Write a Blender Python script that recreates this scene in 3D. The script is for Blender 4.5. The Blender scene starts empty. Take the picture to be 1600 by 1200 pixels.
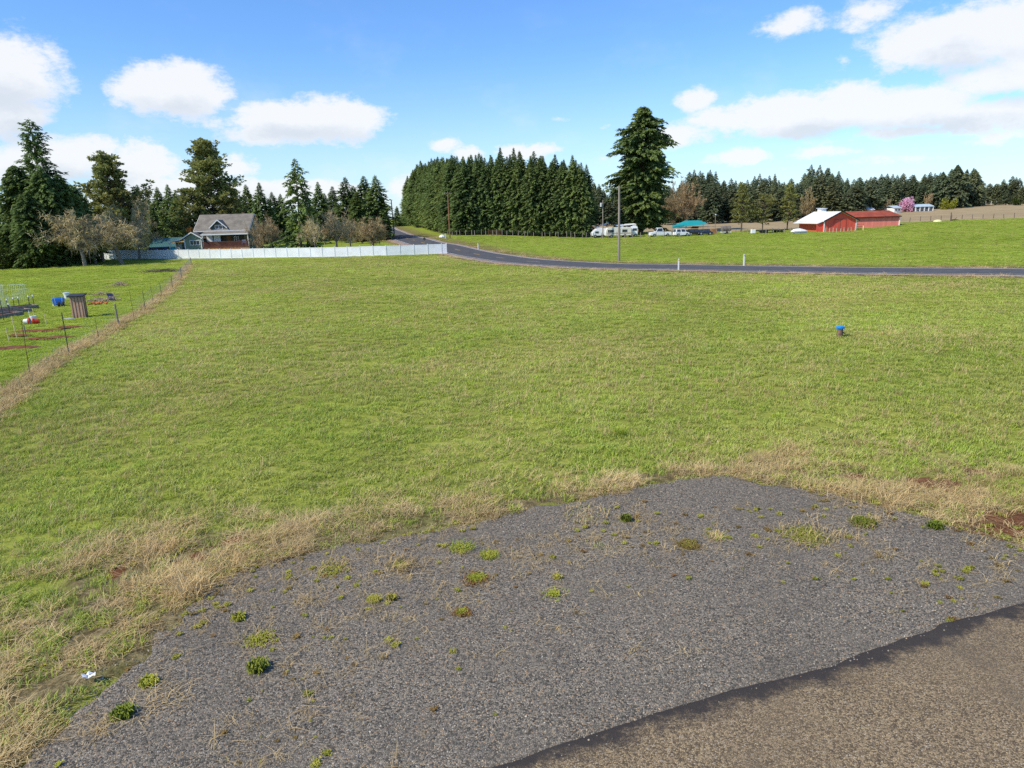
import bpy, math, random
import numpy as np
from mathutils import Vector, Matrix, Euler

rnd = random.Random(7)
SC = bpy.context.scene
COL = SC.collection
PI = math.pi
R = math.radians

# ------------------------------------------------------------------ camera
F, CX, CY, CAMH = 1111.0, 800.0, 600.0, 6.5
PITCH, ROLL = R(13.4), R(1.7)
cam_d = bpy.data.cameras.new('camera')
cam = bpy.data.objects.new('camera', cam_d); COL.objects.link(cam)
cam_d.sensor_fit = 'HORIZONTAL'; cam_d.sensor_width = 36.0
cam_d.lens = 36.0 * F / 1600.0
cam_d.clip_start = 0.2; cam_d.clip_end = 6000
RC = Matrix.Rotation(PI / 2 - PITCH, 3, 'X') @ Matrix.Rotation(-ROLL, 3, 'Z')
cam.matrix_world = Matrix.Translation((0, 0, CAMH)) @ RC.to_4x4()
SC.camera = cam
RCT = RC.transposed()

def ray(px, py):
    d = RC @ Vector(((px - CX) / F, (CY - py) / F, -1.0))
    return d

def project(p):
    q = RCT @ (Vector(p) - Vector((0, 0, CAMH)))
    return CX + F * q.x / -q.z, CY - F * q.y / -q.z

# ------------------------------------------------------------------ noise
def _hash(ix, iy, seed):
    h = (ix.astype(np.int64) * 374761393 + iy.astype(np.int64) * 668265263 + seed * 974634777) & 0x7fffffff
    h = ((h ^ (h >> 13)) * 1274126177) & 0x7fffffff
    h = h ^ (h >> 16)
    return (h & 0xffff) / 65535.0

def vnoise(x, y, seed=0):
    x = np.asarray(x, float); y = np.asarray(y, float)
    ix = np.floor(x); iy = np.floor(y); fx = x - ix; fy = y - iy
    fx = fx * fx * (3 - 2 * fx); fy = fy * fy * (3 - 2 * fy)
    a = _hash(ix, iy, seed); b = _hash(ix + 1, iy, seed); c = _hash(ix, iy + 1, seed); d = _hash(ix + 1, iy + 1, seed)
    return (a * (1 - fx) + b * fx) * (1 - fy) + (c * (1 - fx) + d * fx) * fy

def fbm(x, y, scale, octv=4, seed=0):
    x = np.asarray(x, float) / scale; y = np.asarray(y, float) / scale
    s = 0; a = 0.5; t = 0
    for k in range(octv):
        s = s + a * vnoise(x * 2 ** k + 17.3 * k, y * 2 ** k - 9.1 * k, seed + k); t += a; a *= 0.5
    return s / t

def sstep(a, b, x):
    t = np.clip((np.asarray(x, float) - a) / (b - a), 0, 1)
    return t * t * (3 - 2 * t)

# ------------------------------------------------------------------ terrain
def _ctrl(px, depth, z):
    # X of the column px at world depth Y and height z
    X = (px - CX) / F * depth
    for _ in range(8):
        p = project((X, depth, z)); X += (px - p[0]) * depth / F
    return (X, depth, z)

CT = []
for d in (25, 45, 65, 85, 105):
    for px in (-300, 100, 500, 900, 1300, 1900):
        CT.append(_ctrl(px, d, 0.0))
for px, d, z in [(-200, 130, 0), (60, 130, 0), (300, 132, 0), (500, 126, 0), (700, 122, 0), (766, 110, 0.0), (690, 140, .64),
                 (660, 155, 1.0), (640, 172, 1.28), (622, 200, 1.7), (607, 250, 1.95), (600, 330, 2.1),
                 (400, 150, .5), (200, 150, .2), (-100, 160, .5), (480, 160, .7), (560, 165, .9), (300, 220, 1.2), (100, 260, 1.6),
                 (703, 165, 1.75), (720, 178, 1.92), (800, 170, 1.5), (910, 168, .86), (650, 250, 2.9), (640, 300, 3.2),
                 (950, 165, .78), (1050, 165, .75), (1150, 160, .8), (1290, 155, .95), (1402, 165, 1.4), (1430, 165, 1.9), (1600, 160, 1.95),
                 (1800, 150, 1.9), (1150, 250, 1.3), (1000, 260, 1.3), (1420, 300, 3.5), (1500, 320, 4.7), (1600, 320, 4.3), (1900, 320, 4.5),
                 (1500, 210, 2.4), (1600, 210, 2.5),
                 (800, 700, 5), (1400, 700, 6.5), (200, 700, 3), (-500, 500, 2), (2200, 500, 5.5)]:
    CT.append(_ctrl(px, d, z))
CT += [(-900, -60, 0), (900, -60, 0), (-900, 900, 3), (900, 900, 6), (0, -60, 0), (-900, 300, 1), (900, 300, 5), (0, 1800, 4), (900, 1800, 5), (-900, 1800, 4)]
CT = np.array(CT, float)

def _phi(r2):
    return 0.5 * r2 * np.log(r2 + 1e-9)
_P = CT[:, :2] / 100.0
_n = len(CT)
_K = _phi(((_P[:, None] - _P[None]) ** 2).sum(-1)) + 0.004 * np.eye(_n)
_A = np.zeros((_n + 3, _n + 3)); _A[:_n, :_n] = _K
_A[:_n, _n] = 1; _A[:_n, _n + 1:] = _P; _A[_n, :_n] = 1; _A[_n + 1:, :_n] = _P.T
_W = np.linalg.solve(_A, np.concatenate([CT[:, 2], np.zeros(3)]))

def Htps(x, y):
    x = np.atleast_1d(np.asarray(x, float)); y = np.atleast_1d(np.asarray(y, float))
    sh = x.shape; x = x.ravel() / 100; y = y.ravel() / 100
    out = np.zeros(len(x))
    for s in range(0, len(x), 20000):
        xs, ys = x[s:s + 20000], y[s:s + 20000]
        r2 = (xs[:, None] - _P[None, :, 0]) ** 2 + (ys[:, None] - _P[None, :, 1]) ** 2
        out[s:s + 20000] = _phi(r2) @ _W[:_n] + _W[_n] + _W[_n + 1] * xs + _W[_n + 2] * ys
    return (out * sstep(25, 70, y * 100)).reshape(sh)

def _axis(pos_steps, start):
    v = [start]
    for lim, st, gr in pos_steps:
        while v[-1] < lim:
            v.append(v[-1] + st); st *= gr
    return v
_xr = _axis([(45, .6, 1.0), (140, .8, 1.03), (1400, 3, 1.12)], 0.0)
GX = np.array([-v for v in _xr[:0:-1]] + _xr)
GY = np.array([-120, -60, -30, -15, -6] + _axis([(60, .5, 1.0), (220, 1.2, 1.004), (2200, 2.5, 1.12)], 0.0))
_gx, _gy = np.meshgrid(GX, GY)
GZ0 = Htps(_gx, _gy)
GZ = GZ0.copy()

def _bil(G, x, y):
    x = np.clip(np.asarray(x, float), GX[0], GX[-1] - 1e-6); y = np.clip(np.asarray(y, float), GY[0], GY[-1] - 1e-6)
    i = np.clip(np.searchsorted(GX, x, side='right') - 1, 0, len(GX) - 2)
    j = np.clip(np.searchsorted(GY, y, side='right') - 1, 0, len(GY) - 2)
    fx = (x - GX[i]) / (GX[i + 1] - GX[i]); fy = (y - GY[j]) / (GY[j + 1] - GY[j])
    return (G[j, i] * (1 - fx) + G[j, i + 1] * fx) * (1 - fy) + (G[j + 1, i] * (1 - fx) + G[j + 1, i + 1] * fx) * fy

def Hs(x, y):
    return float(_bil(GZ, x, y))

def at(px, depth):
    """world ground point in image column px at world depth"""
    X = (px - CX) / F * depth
    for _ in range(8):
        z = Hs(X, depth); p = project((X, depth, z)); X += (px - p[0]) * depth / F
    return Vector((X, depth, Hs(X, depth)))

def gp(px, py, maxd=420):
    """ground point seen at pixel (px, py)"""
    d = ray(px, py); d = d / d.y
    y = 4.0; prev = y
    while y < maxd:
        if CAMH + d.z * y <= Hs(d.x * y, y):
            lo, hi = prev, y
            for _ in range(24):
                m = .5 * (lo + hi)
                if CAMH + d.z * m <= Hs(d.x * m, m): hi = m
                else: lo = m
            return Vector((d.x * hi, hi, Hs(d.x * hi, hi)))
        prev = y; y += max(.25, y * .01)
    return at(px, maxd)

def gps(pts):
    return [gp(*p) for p in pts]

def catmull(P, n=8):
    P = [np.array(p, float) for p in P]; out = []
    Q = [2 * P[0] - P[1]] + P + [2 * P[-1] - P[-2]]
    for i in range(1, len(Q) - 2):
        for k in range(n):
            t = k / n
            out.append(.5 * (2 * Q[i] + (Q[i + 1] - Q[i - 1]) * t + (2 * Q[i - 1] - 5 * Q[i] + 4 * Q[i + 1] - Q[i + 2]) * t * t + (3 * Q[i] - Q[i - 1] - 3 * Q[i + 1] + Q[i + 2]) * t ** 3))
    out.append(P[-1]); return np.array(out)

def polydist(x, y, poly):
    """distance of points to a polyline"""
    x = np.asarray(x, float); y = np.asarray(y, float)
    best = np.full(x.shape, 1e9)
    for a, b in zip(poly[:-1], poly[1:]):
        dx, dy = b[0] - a[0], b[1] - a[1]; L = dx * dx + dy * dy + 1e-12
        t = np.clip(((x - a[0]) * dx + (y - a[1]) * dy) / L, 0, 1)
        best = np.minimum(best, (x - a[0] - t * dx) ** 2 + (y - a[1] - t * dy) ** 2)
    return np.sqrt(best)

def inpoly(x, y, poly):
    x = np.asarray(x, float); y = np.asarray(y, float)
    c = np.zeros(x.shape, bool); n = len(poly)
    for i in range(n):
        x1, y1 = poly[i][0], poly[i][1]; x2, y2 = poly[i - 1][0], poly[i - 1][1]
        cond = ((y1 > y) != (y2 > y)) & (x < (x2 - x1) * (y - y1) / (y2 - y1 + 1e-12) + x1)
        c ^= cond
    return c

# ------------------------------------------------------------------ lines on the ground (all from the flat map of the place)
EDGE = catmull([(v.x, v.y) for v in gps([(-110, 1290), (10, 1200), (130, 1105), (215, 1030), (280, 960), (350, 905), (440, 870), (540, 850), (640, 835), (740, 815),
                               (850, 790), (960, 770), (1060, 750), (1130, 745), (1200, 757), (1290, 770), (1400, 795), (1500, 825), (1600, 850), (1720, 880), (2000, 930)])], 10)
LANE = catmull([(v.x, v.y) for v in gps([(300, 1330), (560, 1258), (770, 1200), (1060, 1105), (1300, 1040), (1480, 975), (1600, 945), (1750, 905), (2000, 850)])], 10)
PADPOLY = [tuple(p) for p in EDGE] + [(60, 20), (60, -12), (-12, -12)]
LANEPOLY = [tuple(p) for p in LANE] + [(60, 20), (60, -12), (-2, -12)]
_rc = [gp(*p) for p in [(2100, 432), (1850, 429), (1600, 426), (1400, 424), (1200, 421), (1050, 418), (940, 416), (876, 412.5), (813, 408), (766, 401.5), (722, 393), (690, 385)]]
_rc = [(v.x, v.y) for v in _rc]
for px, d in [(660, 156), (640, 174), (622, 202), (607, 250), (597, 320), (590, 420)]:
    v = at(px, d); _rc.append((v.x, v.y))
ROAD = catmull(_rc, 10)
ROADW = 3.3
FENCE_L = catmull([(v.x, v.y) for v in gps([(-130, 740), (0, 640), (47, 600), (110, 554), (154, 528), (186, 509), (210, 495), (228, 483), (240, 472), (253, 461), (270, 448), (285, 428), (297, 412)])], 6)
WHITEF = [gp(-60, 411), gp(100, 407.5), gp(160, 405.5), gp(300, 404), gp(500, 402), gp(600, 400), gp(698, 396.5)]
TANEDGE = [(at(px, d).x, d) for px, d in [(700, 230), (900, 200), (1100, 178), (1240, 176), (1402, 180), (1430, 172), (1600, 170), (1900, 165), (2600, 160)]]
TANPOLY = TANEDGE + [(700, 700), (-50, 700)]

_rd = polydist(_gx, _gy, ROAD)
_pad = inpoly(_gx, _gy, PADPOLY)
_ed = polydist(_gx, _gy, EDGE)
_relief = (fbm(_gx, _gy, 9, 3, 5) - .5) * .32 + (fbm(_gx, _gy, 2.2, 2, 9) - .5) * .12
_relief *= np.clip((_rd - 4.2) / 5, 0, 1) * np.where(_pad, 0, np.clip(_ed / 2.5, 0, 1)) * np.where(_gy < -5, 0, 1) * sstep(400, 200, _gy)
# small bank under the far edge of the gravel
GZ = GZ0 + _relief - np.where(_pad, .12, 0.0)

# ------------------------------------------------------------------ helpers for objects
def link(o, parent=None):
    COL.objects.link(o)
    if parent is not None: o.parent = parent
    return o

def tag(o, label=None, cat=None, group=None, kind=None):
    if label: o['label'] = label
    if cat: o['category'] = cat
    if group: o['group'] = group
    if kind: o['kind'] = kind
    return o

def thing(name, label, cat, loc, rz=0.0, group=None, scale=1.0):
    o = bpy.data.objects.new(name, None); COL.objects.link(o)
    o.empty_display_size = .3
    o.location = loc; o.rotation_euler = (0, 0, rz); o.scale = (scale,) * 3
    return tag(o, label, cat, group)

def mesh_np(name, V, Fq, mats, parent=None, attrs=None, smooth=False, midx=None):
    """V (n,3), Fq list/array of faces of equal size"""
    me = bpy.data.meshes.new(name)
    V = np.asarray(V, np.float32)
    Fq = np.asarray(Fq, np.int32)
    nf, k = Fq.shape
    me.vertices.add(len(V)); me.vertices.foreach_set('co', V.ravel())
    me.loops.add(nf * k); me.loops.foreach_set('vertex_index', Fq.ravel())
    me.polygons.add(nf); me.polygons.foreach_set('loop_start', np.arange(0, nf * k, k, dtype=np.int32))
    me.polygons.foreach_set('loop_total', np.full(nf, k, np.int32))
    if midx is not None: me.polygons.foreach_set('material_index', np.asarray(midx, np.int32))
    if smooth: me.polygons.foreach_set('use_smooth', np.ones(nf, bool))
    for m in (mats if isinstance(mats, (list, tuple)) else [mats]): me.materials.append(m)
    me.update(calc_edges=True)
    for an, av in (attrs or {}).items():
        a = me.attributes.new(an, 'FLOAT', 'POINT'); a.data.foreach_set('value', np.asarray(av, np.float32))
    o = bpy.data.objects.new(name, me)
    return link(o, parent)

class MB:
    """collects shapes, builds them as one mesh"""
    def __init__(s): s.v = []; s.f = []; s.a = []
    def add(s, vs, fs, a=0.0):
        b = len(s.v); s.v += [tuple(v) for v in vs]; s.f += [tuple(i + b for i in f) for f in fs]; s.a += [a] * len(vs); return s
    def box(s, c, d, rz=0.0, rx=0.0, ry=0.0):
        m = Euler((rx, ry, rz)).to_matrix(); x, y, z = d[0] / 2, d[1] / 2, d[2] / 2
        vs = [Vector(c) + m @ Vector(p) for p in [(-x, -y, -z), (x, -y, -z), (x, y, -z), (-x, y, -z), (-x, -y, z), (x, -y, z), (x, y, z), (-x, y, z)]]
        return s.add(vs, [(0, 3, 2, 1), (4, 5, 6, 7), (0, 1, 5, 4), (1, 2, 6, 5), (2, 3, 7, 6), (3, 0, 4, 7)])
    def lim(s, x0, x1, y0, y1, z0, z1):
        return s.box(((x0 + x1) / 2, (y0 + y1) / 2, (z0 + z1) / 2), (x1 - x0, y1 - y0, z1 - z0))
    def tube(s, p0, p1, r0, r1=None, n=6, cap=True, a=0.0):
        r1 = r0 if r1 is None else r1
        p0 = Vector(p0); p1 = Vector(p1); d = p1 - p0
        if d.length < 1e-6: return s
        d.normalize(); u = d.orthogonal().normalized(); w = d.cross(u)
        vs = []
        for p, r in ((p0, r0), (p1, r1)):
            for k in range(n):
                t = 2 * PI * k / n; vs.append(p + (u * math.cos(t) + w * math.sin(t)) * r)
        fs = [(k, (k + 1) % n, n + (k + 1) % n, n + k) for k in range(n)]
        if cap: fs += [tuple(range(n - 1, -1, -1)), tuple(range(n, 2 * n))]
        return s.add(vs, fs, a)
    def path(s, pts, r, n=6):
        for i in range(len(pts) - 1): s.tube(pts[i], pts[i + 1], r if not hasattr(r, '__len__') else r[i], r if not hasattr(r, '__len__') else r[i + 1], n)
        return s
    def prism(s, poly, y0, y1, axis='y'):
        """polygon of (x, z) extruded along y (or (y,z) along x)"""
        n = len(poly)
        if axis == 'y': vs = [(p[0], y0, p[1]) for p in poly] + [(p[0], y1, p[1]) for p in poly]
        elif axis == 'x': vs = [(y0, p[0], p[1]) for p in poly] + [(y1, p[0], p[1]) for p in poly]
        else: vs = [(p[0], p[1], y0) for p in poly] + [(p[0], p[1], y1) for p in poly]
        fs = [tuple(range(n)), tuple(range(2 * n - 1, n - 1, -1))] + [(k, n + k, n + (k + 1) % n, (k + 1) % n) for k in range(n)]
        return s.add(vs, fs)
    def slab(s, a, b, c, d, t):
        """a plate through four corners, thickened by t along its normal"""
        a, b, c, d = map(Vector, (a, b, c, d)); n = (b - a).cross(d - a).normalized() * t
        return s.add([a, b, c, d, a + n, b + n, c + n, d + n], [(0, 3, 2, 1), (4, 5, 6, 7), (0, 1, 5, 4), (1, 2, 6, 5), (2, 3, 7, 6), (3, 0, 4, 7)])
    def lathe(s, prof, n=16, c=(0, 0, 0)):
        vs = []; fs = []
        for r, z in prof:
            for k in range(n): vs.append((c[0] + r * math.cos(2 * PI * k / n), c[1] + r * math.sin(2 * PI * k / n), c[2] + z))
        for i in range(len(prof) - 1):
            for k in range(n): fs.append((i * n + k, i * n + (k + 1) % n, (i + 1) * n + (k + 1) % n, (i + 1) * n + k))
        fs.append(tuple(range((len(prof) - 1) * n, len(prof) * n))); fs.append(tuple(range(n - 1, -1, -1)))
        return s.add(vs, fs)
    def build(s, name, mat, parent=None, label=None, bevel=0.0, smooth=False):
        me = bpy.data.meshes.new(name); me.from_pydata(s.v, [], s.f); me.materials.append(mat)
        if smooth:
            me.polygons.foreach_set('use_smooth', np.ones(len(me.polygons), bool))
        a = me.attributes.new('tint', 'FLOAT', 'POINT'); a.data.foreach_set('value', np.asarray(s.a, np.float32))
        me.update()
        import bmesh
        bm = bmesh.new(); bm.from_mesh(me); bmesh.ops.recalc_face_normals(bm, faces=bm.faces); bm.to_mesh(me); bm.free()
        o = bpy.data.objects.new(name, me); link(o, parent)
        if bevel:
            b = o.modifiers.new('bevel', 'BEVEL'); b.width = bevel; b.segments = 2; b.limit_method = 'ANGLE'
        if label: o['label'] = label
        return o

def copy_tree(o, parent=None):
    c = o.copy(); COL.objects.link(c); c.parent = parent
    for ch in list(o.children): copy_tree(ch, c)
    return c

# ------------------------------------------------------------------ materials
class NT:
    def __init__(s, nt): s.nt = nt; s.n = nt.nodes; s.l = nt.links
    def __call__(s, typ, **kw):
        nd = s.n.new(typ)
        for k, v in kw.items():
            if k.startswith('i_'):
                key = k[2:]; key = int(key) if key.isdigit() else key
                tgt = nd.inputs[key]
                if isinstance(v, bpy.types.NodeSocket): s.l.new(v, tgt)
                else: tgt.default_value = v
            else: setattr(nd, k, v)
        return nd
    def math(s, op, a, b=None, c=None, clamp=False):
        nd = s.n.new('ShaderNodeMath'); nd.operation = op; nd.use_clamp = clamp
        for i, v in enumerate((a, b, c)):
            if v is None: continue
            if isinstance(v, bpy.types.NodeSocket): s.l.new(v, nd.inputs[i])
            else: nd.inputs[i].default_value = v
        return nd.outputs[0]
    def mix(s, f, a, b, blend='MIX'):
        nd = s.n.new('ShaderNodeMix'); nd.data_type = 'RGBA'; nd.blend_type = blend
        for sk, v in ((nd.inputs[0], f), (nd.inputs[6], a), (nd.inputs[7], b)):
            if isinstance(v, bpy.types.NodeSocket): s.l.new(v, sk)
            else: sk.default_value = (v if not hasattr(v, '__len__') else (tuple(v) + (1,))[:4])
        return nd.outputs[2]
    def ramp(s, f, lo, hi):
        nd = s.n.new('ShaderNodeMapRange'); nd.interpolation_type = 'SMOOTHSTEP'
        s.l.new(f, nd.inputs[0]); nd.inputs[1].default_value = lo; nd.inputs[2].default_value = hi
        return nd.outputs[0]
    def noise(s, vec, scale, detail=4, rough=.55, dist=0.0):
        nd = s('ShaderNodeTexNoise', i_Scale=scale, i_Detail=detail, i_Roughness=rough, i_Distortion=dist)
        if vec is not None: s.l.new(vec, nd.inputs['Vector'])
        return nd.outputs[0]

def newmat(name):
    m = bpy.data.materials.new(name); m.use_nodes = True
    m.node_tree.nodes.clear(); t = NT(m.node_tree)
    out = t('ShaderNodeOutputMaterial'); return m, t, out

def M(name, c, var=.18, scale=2.0, rough=.75, metal=0.0, bump=0.0, spec=.3, dirt=0.0, stretch=None, c2=None):
    """weathered solid: colour with two octaves of mottling, optional dirt tone and bump"""
    m, t, out = newmat(name)
    tc = t('ShaderNodeTexCoord').outputs['Object']
    if stretch:
        mp = t('ShaderNodeMapping'); mp.inputs['Scale'].default_value = stretch; t.l.new(tc, mp.inputs[0]); tc = mp.outputs[0]
    n1 = t.noise(tc, scale, 5); n2 = t.noise(tc, scale * 7, 3)
    f = t.math('ADD', t.math('MULTIPLY', n1, .65), t.math('MULTIPLY', n2, .35))
    lo = [max(0, x * (1 - var * 1.6)) for x in c]; hi = [min(1, x * (1 + var * 1.2)) for x in c]
    if c2: lo = c2
    col = t.mix(t.ramp(f, .3, .7), lo, hi)
    if dirt:
        col = t.mix(t.math('MULTIPLY', t.ramp(t.noise(tc, scale * .6, 6, .7), .5, .75), dirt), col, (.09, .075, .05))
    b = t('ShaderNodeBsdfPrincipled', i_Roughness=rough, i_Metallic=metal)
    t.l.new(col, b.inputs['Base Color']); b.inputs['Specular IOR Level'].default_value = spec
    if bump:
        bp = t('ShaderNodeBump', i_Strength=bump, i_Distance=.03); t.l.new(f, bp.inputs['Height']); t.l.new(bp.outputs[0], b.inputs['Normal'])
    t.l.new(b.outputs[0], out.inputs[0]); return m

def M_leaf(name, dark, light, alt, trans=.25, rndamt=.5, attr='tint', noise_scale=.15):
    """leaves/needles/blades: tint attribute runs dark->light, each instance and each patch drifts to ALT"""
    m, t, out = newmat(name)
    at_ = t('ShaderNodeAttribute', attribute_name=attr).outputs['Fac']
    ob = t('ShaderNodeObjectInfo').outputs['Random']
    geo = t('ShaderNodeNewGeometry').outputs['Position']
    nz = t.noise(geo, noise_scale, 3)
    col = t.mix(at_, dark, light)
    f = t.math('ADD', t.math('MULTIPLY', ob, rndamt), t.math('MULTIPLY', t.ramp(nz, .35, .7), .5), clamp=True)
    col = t.mix(f, col, t.mix(at_, [x * .5 for x in alt], alt))
    v = t('ShaderNodeHueSaturation'); t.l.new(col, v.inputs['Color'])
    t.l.new(t.math('MULTIPLY', t.math('MULTIPLY_ADD', t.math('FRACT', t.math('MULTIPLY', ob, 7.31)), .30, .86), t.math('MULTIPLY_ADD', t.ramp(t.noise(geo, noise_scale * .27, 3), .32, .68), .28, .87)), v.inputs['Value'])
    d = t('ShaderNodeBsdfDiffuse'); t.l.new(v.outputs[0], d.inputs[0])
    tr = t('ShaderNodeBsdfTranslucent'); t.l.new(v.outputs[0], tr.inputs[0])
    mx = t('ShaderNodeMixShader', i_0=trans); t.l.new(d.outputs[0], mx.inputs[1]); t.l.new(tr.outputs[0], mx.inputs[2])
    t.l.new(mx.outputs[0], out.inputs[0]); return m
# ------------------------------------------------------------------ light and sky
SUN_EL = R(42); SUN_DIR = Vector((-math.cos(SUN_EL) * math.cos(R(28)), -math.cos(SUN_EL) * math.sin(R(28)), math.sin(SUN_EL)))
sd = bpy.data.lights.new('sun', 'SUN'); sd.energy = 5.0; sd.angle = R(.55); sd.color = (1.0, .925, .77)
so = bpy.data.objects.new('sun', sd); COL.objects.link(so)
so.rotation_euler = (-SUN_DIR).to_track_quat('-Z', 'Y').to_euler(); so.location = (-40, 0, 60)

wd = bpy.data.worlds.new('World'); SC.world = wd; wd.use_nodes = True; wd.cycles.sampling_method = 'MANUAL'; wd.cycles.sample_map_resolution = 128
wd.node_tree.nodes.clear(); t = NT(wd.node_tree)
wout = t('ShaderNodeOutputWorld')
sky = t('ShaderNodeTexSky', sky_type='NISHITA', sun_disc=False, sun_elevation=SUN_EL)
# sky rotation is measured clockwise from +Y seen from above
sky.sun_rotation = math.atan2(SUN_DIR.x, SUN_DIR.y)
sky.air_density = 1.0; sky.dust_density = .35; sky.ozone_density = 1.6; sky.altitude = 300
tc = t('ShaderNodeTexCoord').outputs['Generated']
sx = t('ShaderNodeSeparateXYZ'); t.l.new(tc, sx.inputs[0])
az = t.math('ARCTAN2', sx.outputs[0], sx.outputs[1]); el = t.math('ARCSINE', sx.outputs[2])
cmb = t('ShaderNodeCombineXYZ'); t.l.new(az, cmb.inputs[0]); t.l.new(el, cmb.inputs[1])
stretch = t('ShaderNodeVectorMath', operation='MULTIPLY'); t.l.new(cmb.outputs[0], stretch.inputs[0]); stretch.inputs[1].default_value = (1, 1.7, 1)
wn = t('ShaderNodeTexNoise', i_Scale=9.0, i_Detail=6.0, i_Roughness=.6); t.l.new(stretch.outputs[0], wn.inputs['Vector'])
wsub = t('ShaderNodeVectorMath', operation='SUBTRACT'); t.l.new(wn.outputs['Color'], wsub.inputs[0]); wsub.inputs[1].default_value = (.5, .5, .5)
wsc = t('ShaderNodeVectorMath', operation='MULTIPLY'); t.l.new(wsub.outputs[0], wsc.inputs[0]); wsc.inputs[1].default_value = (.055, .026, 0)
wadd = t('ShaderNodeVectorMath', operation='ADD'); t.l.new(cmb.outputs[0], wadd.inputs[0]); t.l.new(wsc.outputs[0], wadd.inputs[1])
# cloud banks of the day: (azimuth, elevation) from the compass bearing they stand at; pixel list only used to look bearings up
CLOUDS = [(-10, 112, 95, 62, 1), (15, 175, 60, 36, .9), (268, 140, 88, 42, 1), (215, 132, 32, 30, .8), (330, 150, 34, 24, .7), (480, 190, 140, 42, 1), (540, 188, 80, 38, 1), (410, 210, 75, 24, .85), (420, 172, 40, 20, .5),
          (100, 245, 80, 40, .9), (40, 262, 90, 40, .8), (225, 262, 70, 44, .8), (280, 300, 160, 40, .9), (370, 258, 45, 30, .7), (440, 298, 120, 26, .85),
          (540, 302, 90, 22, .75), (640, 292, 60, 30, .6), (690, 228, 50, 16, .6), (735, 240, 34, 18, .75), (580, 246, 26, 10, .3), (815, 238, 64, 20, .8), (850, 235, 40, 16, .5), (870, 186, 40, 9, .35), (930, 202, 38, 11, .4), (945, 250, 60, 14, .3), (930, 285, 60, 20, .3),
          (1240, 36, 62, 24, .7), (1360, 22, 46, 26, .6), (1450, 66, 90, 40, .9), (1530, 55, 100, 50, 1), (1470, 92, 60, 18, .6), (1306, 98, 22, 16, .4), (1555, 122, 70, 30, .85), (1620, 100, 80, 50, .8),
          (1085, 158, 46, 22, .7), (1060, 212, 80, 22, .85), (1130, 190, 90, 30, .7), (1250, 180, 130, 36, 1), (1330, 165, 90, 34, 1), (1420, 165, 130, 38, .9), (1530, 182, 110, 36, .8), (1210, 205, 90, 20, .8), (1420, 205, 160, 14, .6), (1160, 247, 70, 16, .75), (1290, 238, 90, 16, .6), (1400, 250, 140, 16, .4), (1340, 220, 200, 12, .4), (1200, 265, 160, 12, .3), (1560, 215, 90, 20, .5)]
def blobs(lst):
    acc = None
    for (px, py, rx, ry, st) in lst:
        d = ray(px, py).normalized()
        ra = rx / F * .98; re = ry / F * .98
        s2 = t('ShaderNodeVectorMath', operation='MULTIPLY_ADD'); t.l.new(wadd.outputs[0], s2.inputs[0])
        s2.inputs[1].default_value = (1 / ra, 1 / re, 0); s2.inputs[2].default_value = (-math.atan2(d.x, d.y) / ra, -math.asin(d.z) / re, 0)
        s3 = t('ShaderNodeVectorMath', operation='LENGTH'); t.l.new(s2.outputs[0], s3.inputs[0])
        c = t.math('MULTIPLY_ADD', s3.outputs['Value'], -st, 1.25 * st)
        acc = c if acc is None else t.math('SMOOTH_MAX', acc, c, .12)
    return acc
tot = blobs(CLOUDS)
SHADES = [(-10, 150, 90, 34, 1), (270, 168, 80, 22, .8), (480, 212, 150, 20, .9), (40, 200, 80, 30, .8), (120, 278, 120, 26, .9), (310, 318, 150, 30, .9), (1500, 96, 110, 26, .8), (1260, 210, 150, 18, .9), (1460, 200, 150, 22, .9), (1590, 150, 80, 22, .7)]
shade = blobs(SHADES)
fn = t('ShaderNodeTexNoise', i_Scale=22.0, i_Detail=8.0, i_Roughness=.70); t.l.new(stretch.outputs[0], fn.inputs['Vector'])
fn2 = t('ShaderNodeTexNoise', i_Scale=7.0, i_Detail=4.0, i_Roughness=.6); t.l.new(stretch.outputs[0], fn2.inputs['Vector'])
edge = t.math('MULTIPLY', t.math('SUBTRACT', t.math('ADD', t.math('MULTIPLY', fn.outputs[0], .75), t.math('MULTIPLY', fn2.outputs[0], .25)), .5), 1.75)
dens = t.ramp(t.math('ADD', tot, edge), .20, .68)
haze = t.math('MULTIPLY', t.ramp(el, .22, -.02), .36)           # thin veil towards the horizon
veil = t.math('MULTIPLY', t.ramp(fn2.outputs[0], .48, .8), t.math('MULTIPLY', t.ramp(el, .34, .02), .30))
alpha = t.math('MAXIMUM', t.math('MULTIPLY', dens, .94), t.math('ADD', haze, veil, clamp=True))
grey = t.math('MULTIPLY', t.ramp(t.math('ADD', shade, t.math('MULTIPLY', t.math('SUBTRACT', fn.outputs[0], .5), 1.4)), .2, 1.1), .9)
ccol = t.mix(grey, (9.6, 9.75, 9.95), (7.1, 7.7, 8.5))
grade = t.mix(1.0, sky.outputs[0], (1.0, 1.48, 2.10), 'MULTIPLY')
skyc = t.mix(alpha, grade, ccol)
bg = t('ShaderNodeBackground', i_Strength=.1); t.l.new(skyc, bg.inputs[0]); t.l.new(bg.outputs[0], wout.inputs[0])

SC.view_settings.view_transform = 'Standard'; SC.view_settings.look = 'None'; SC.view_settings.exposure = 0
SC.render.engine = 'CYCLES'
SC.cycles.max_bounces = 5; SC.cycles.diffuse_bounces = 3; SC.cycles.transmission_bounces = 3; SC.cycles.transparent_max_bounces = 4; SC.cycles.glossy_bounces = 2
SC.cycles.use_denoising = False

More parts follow.
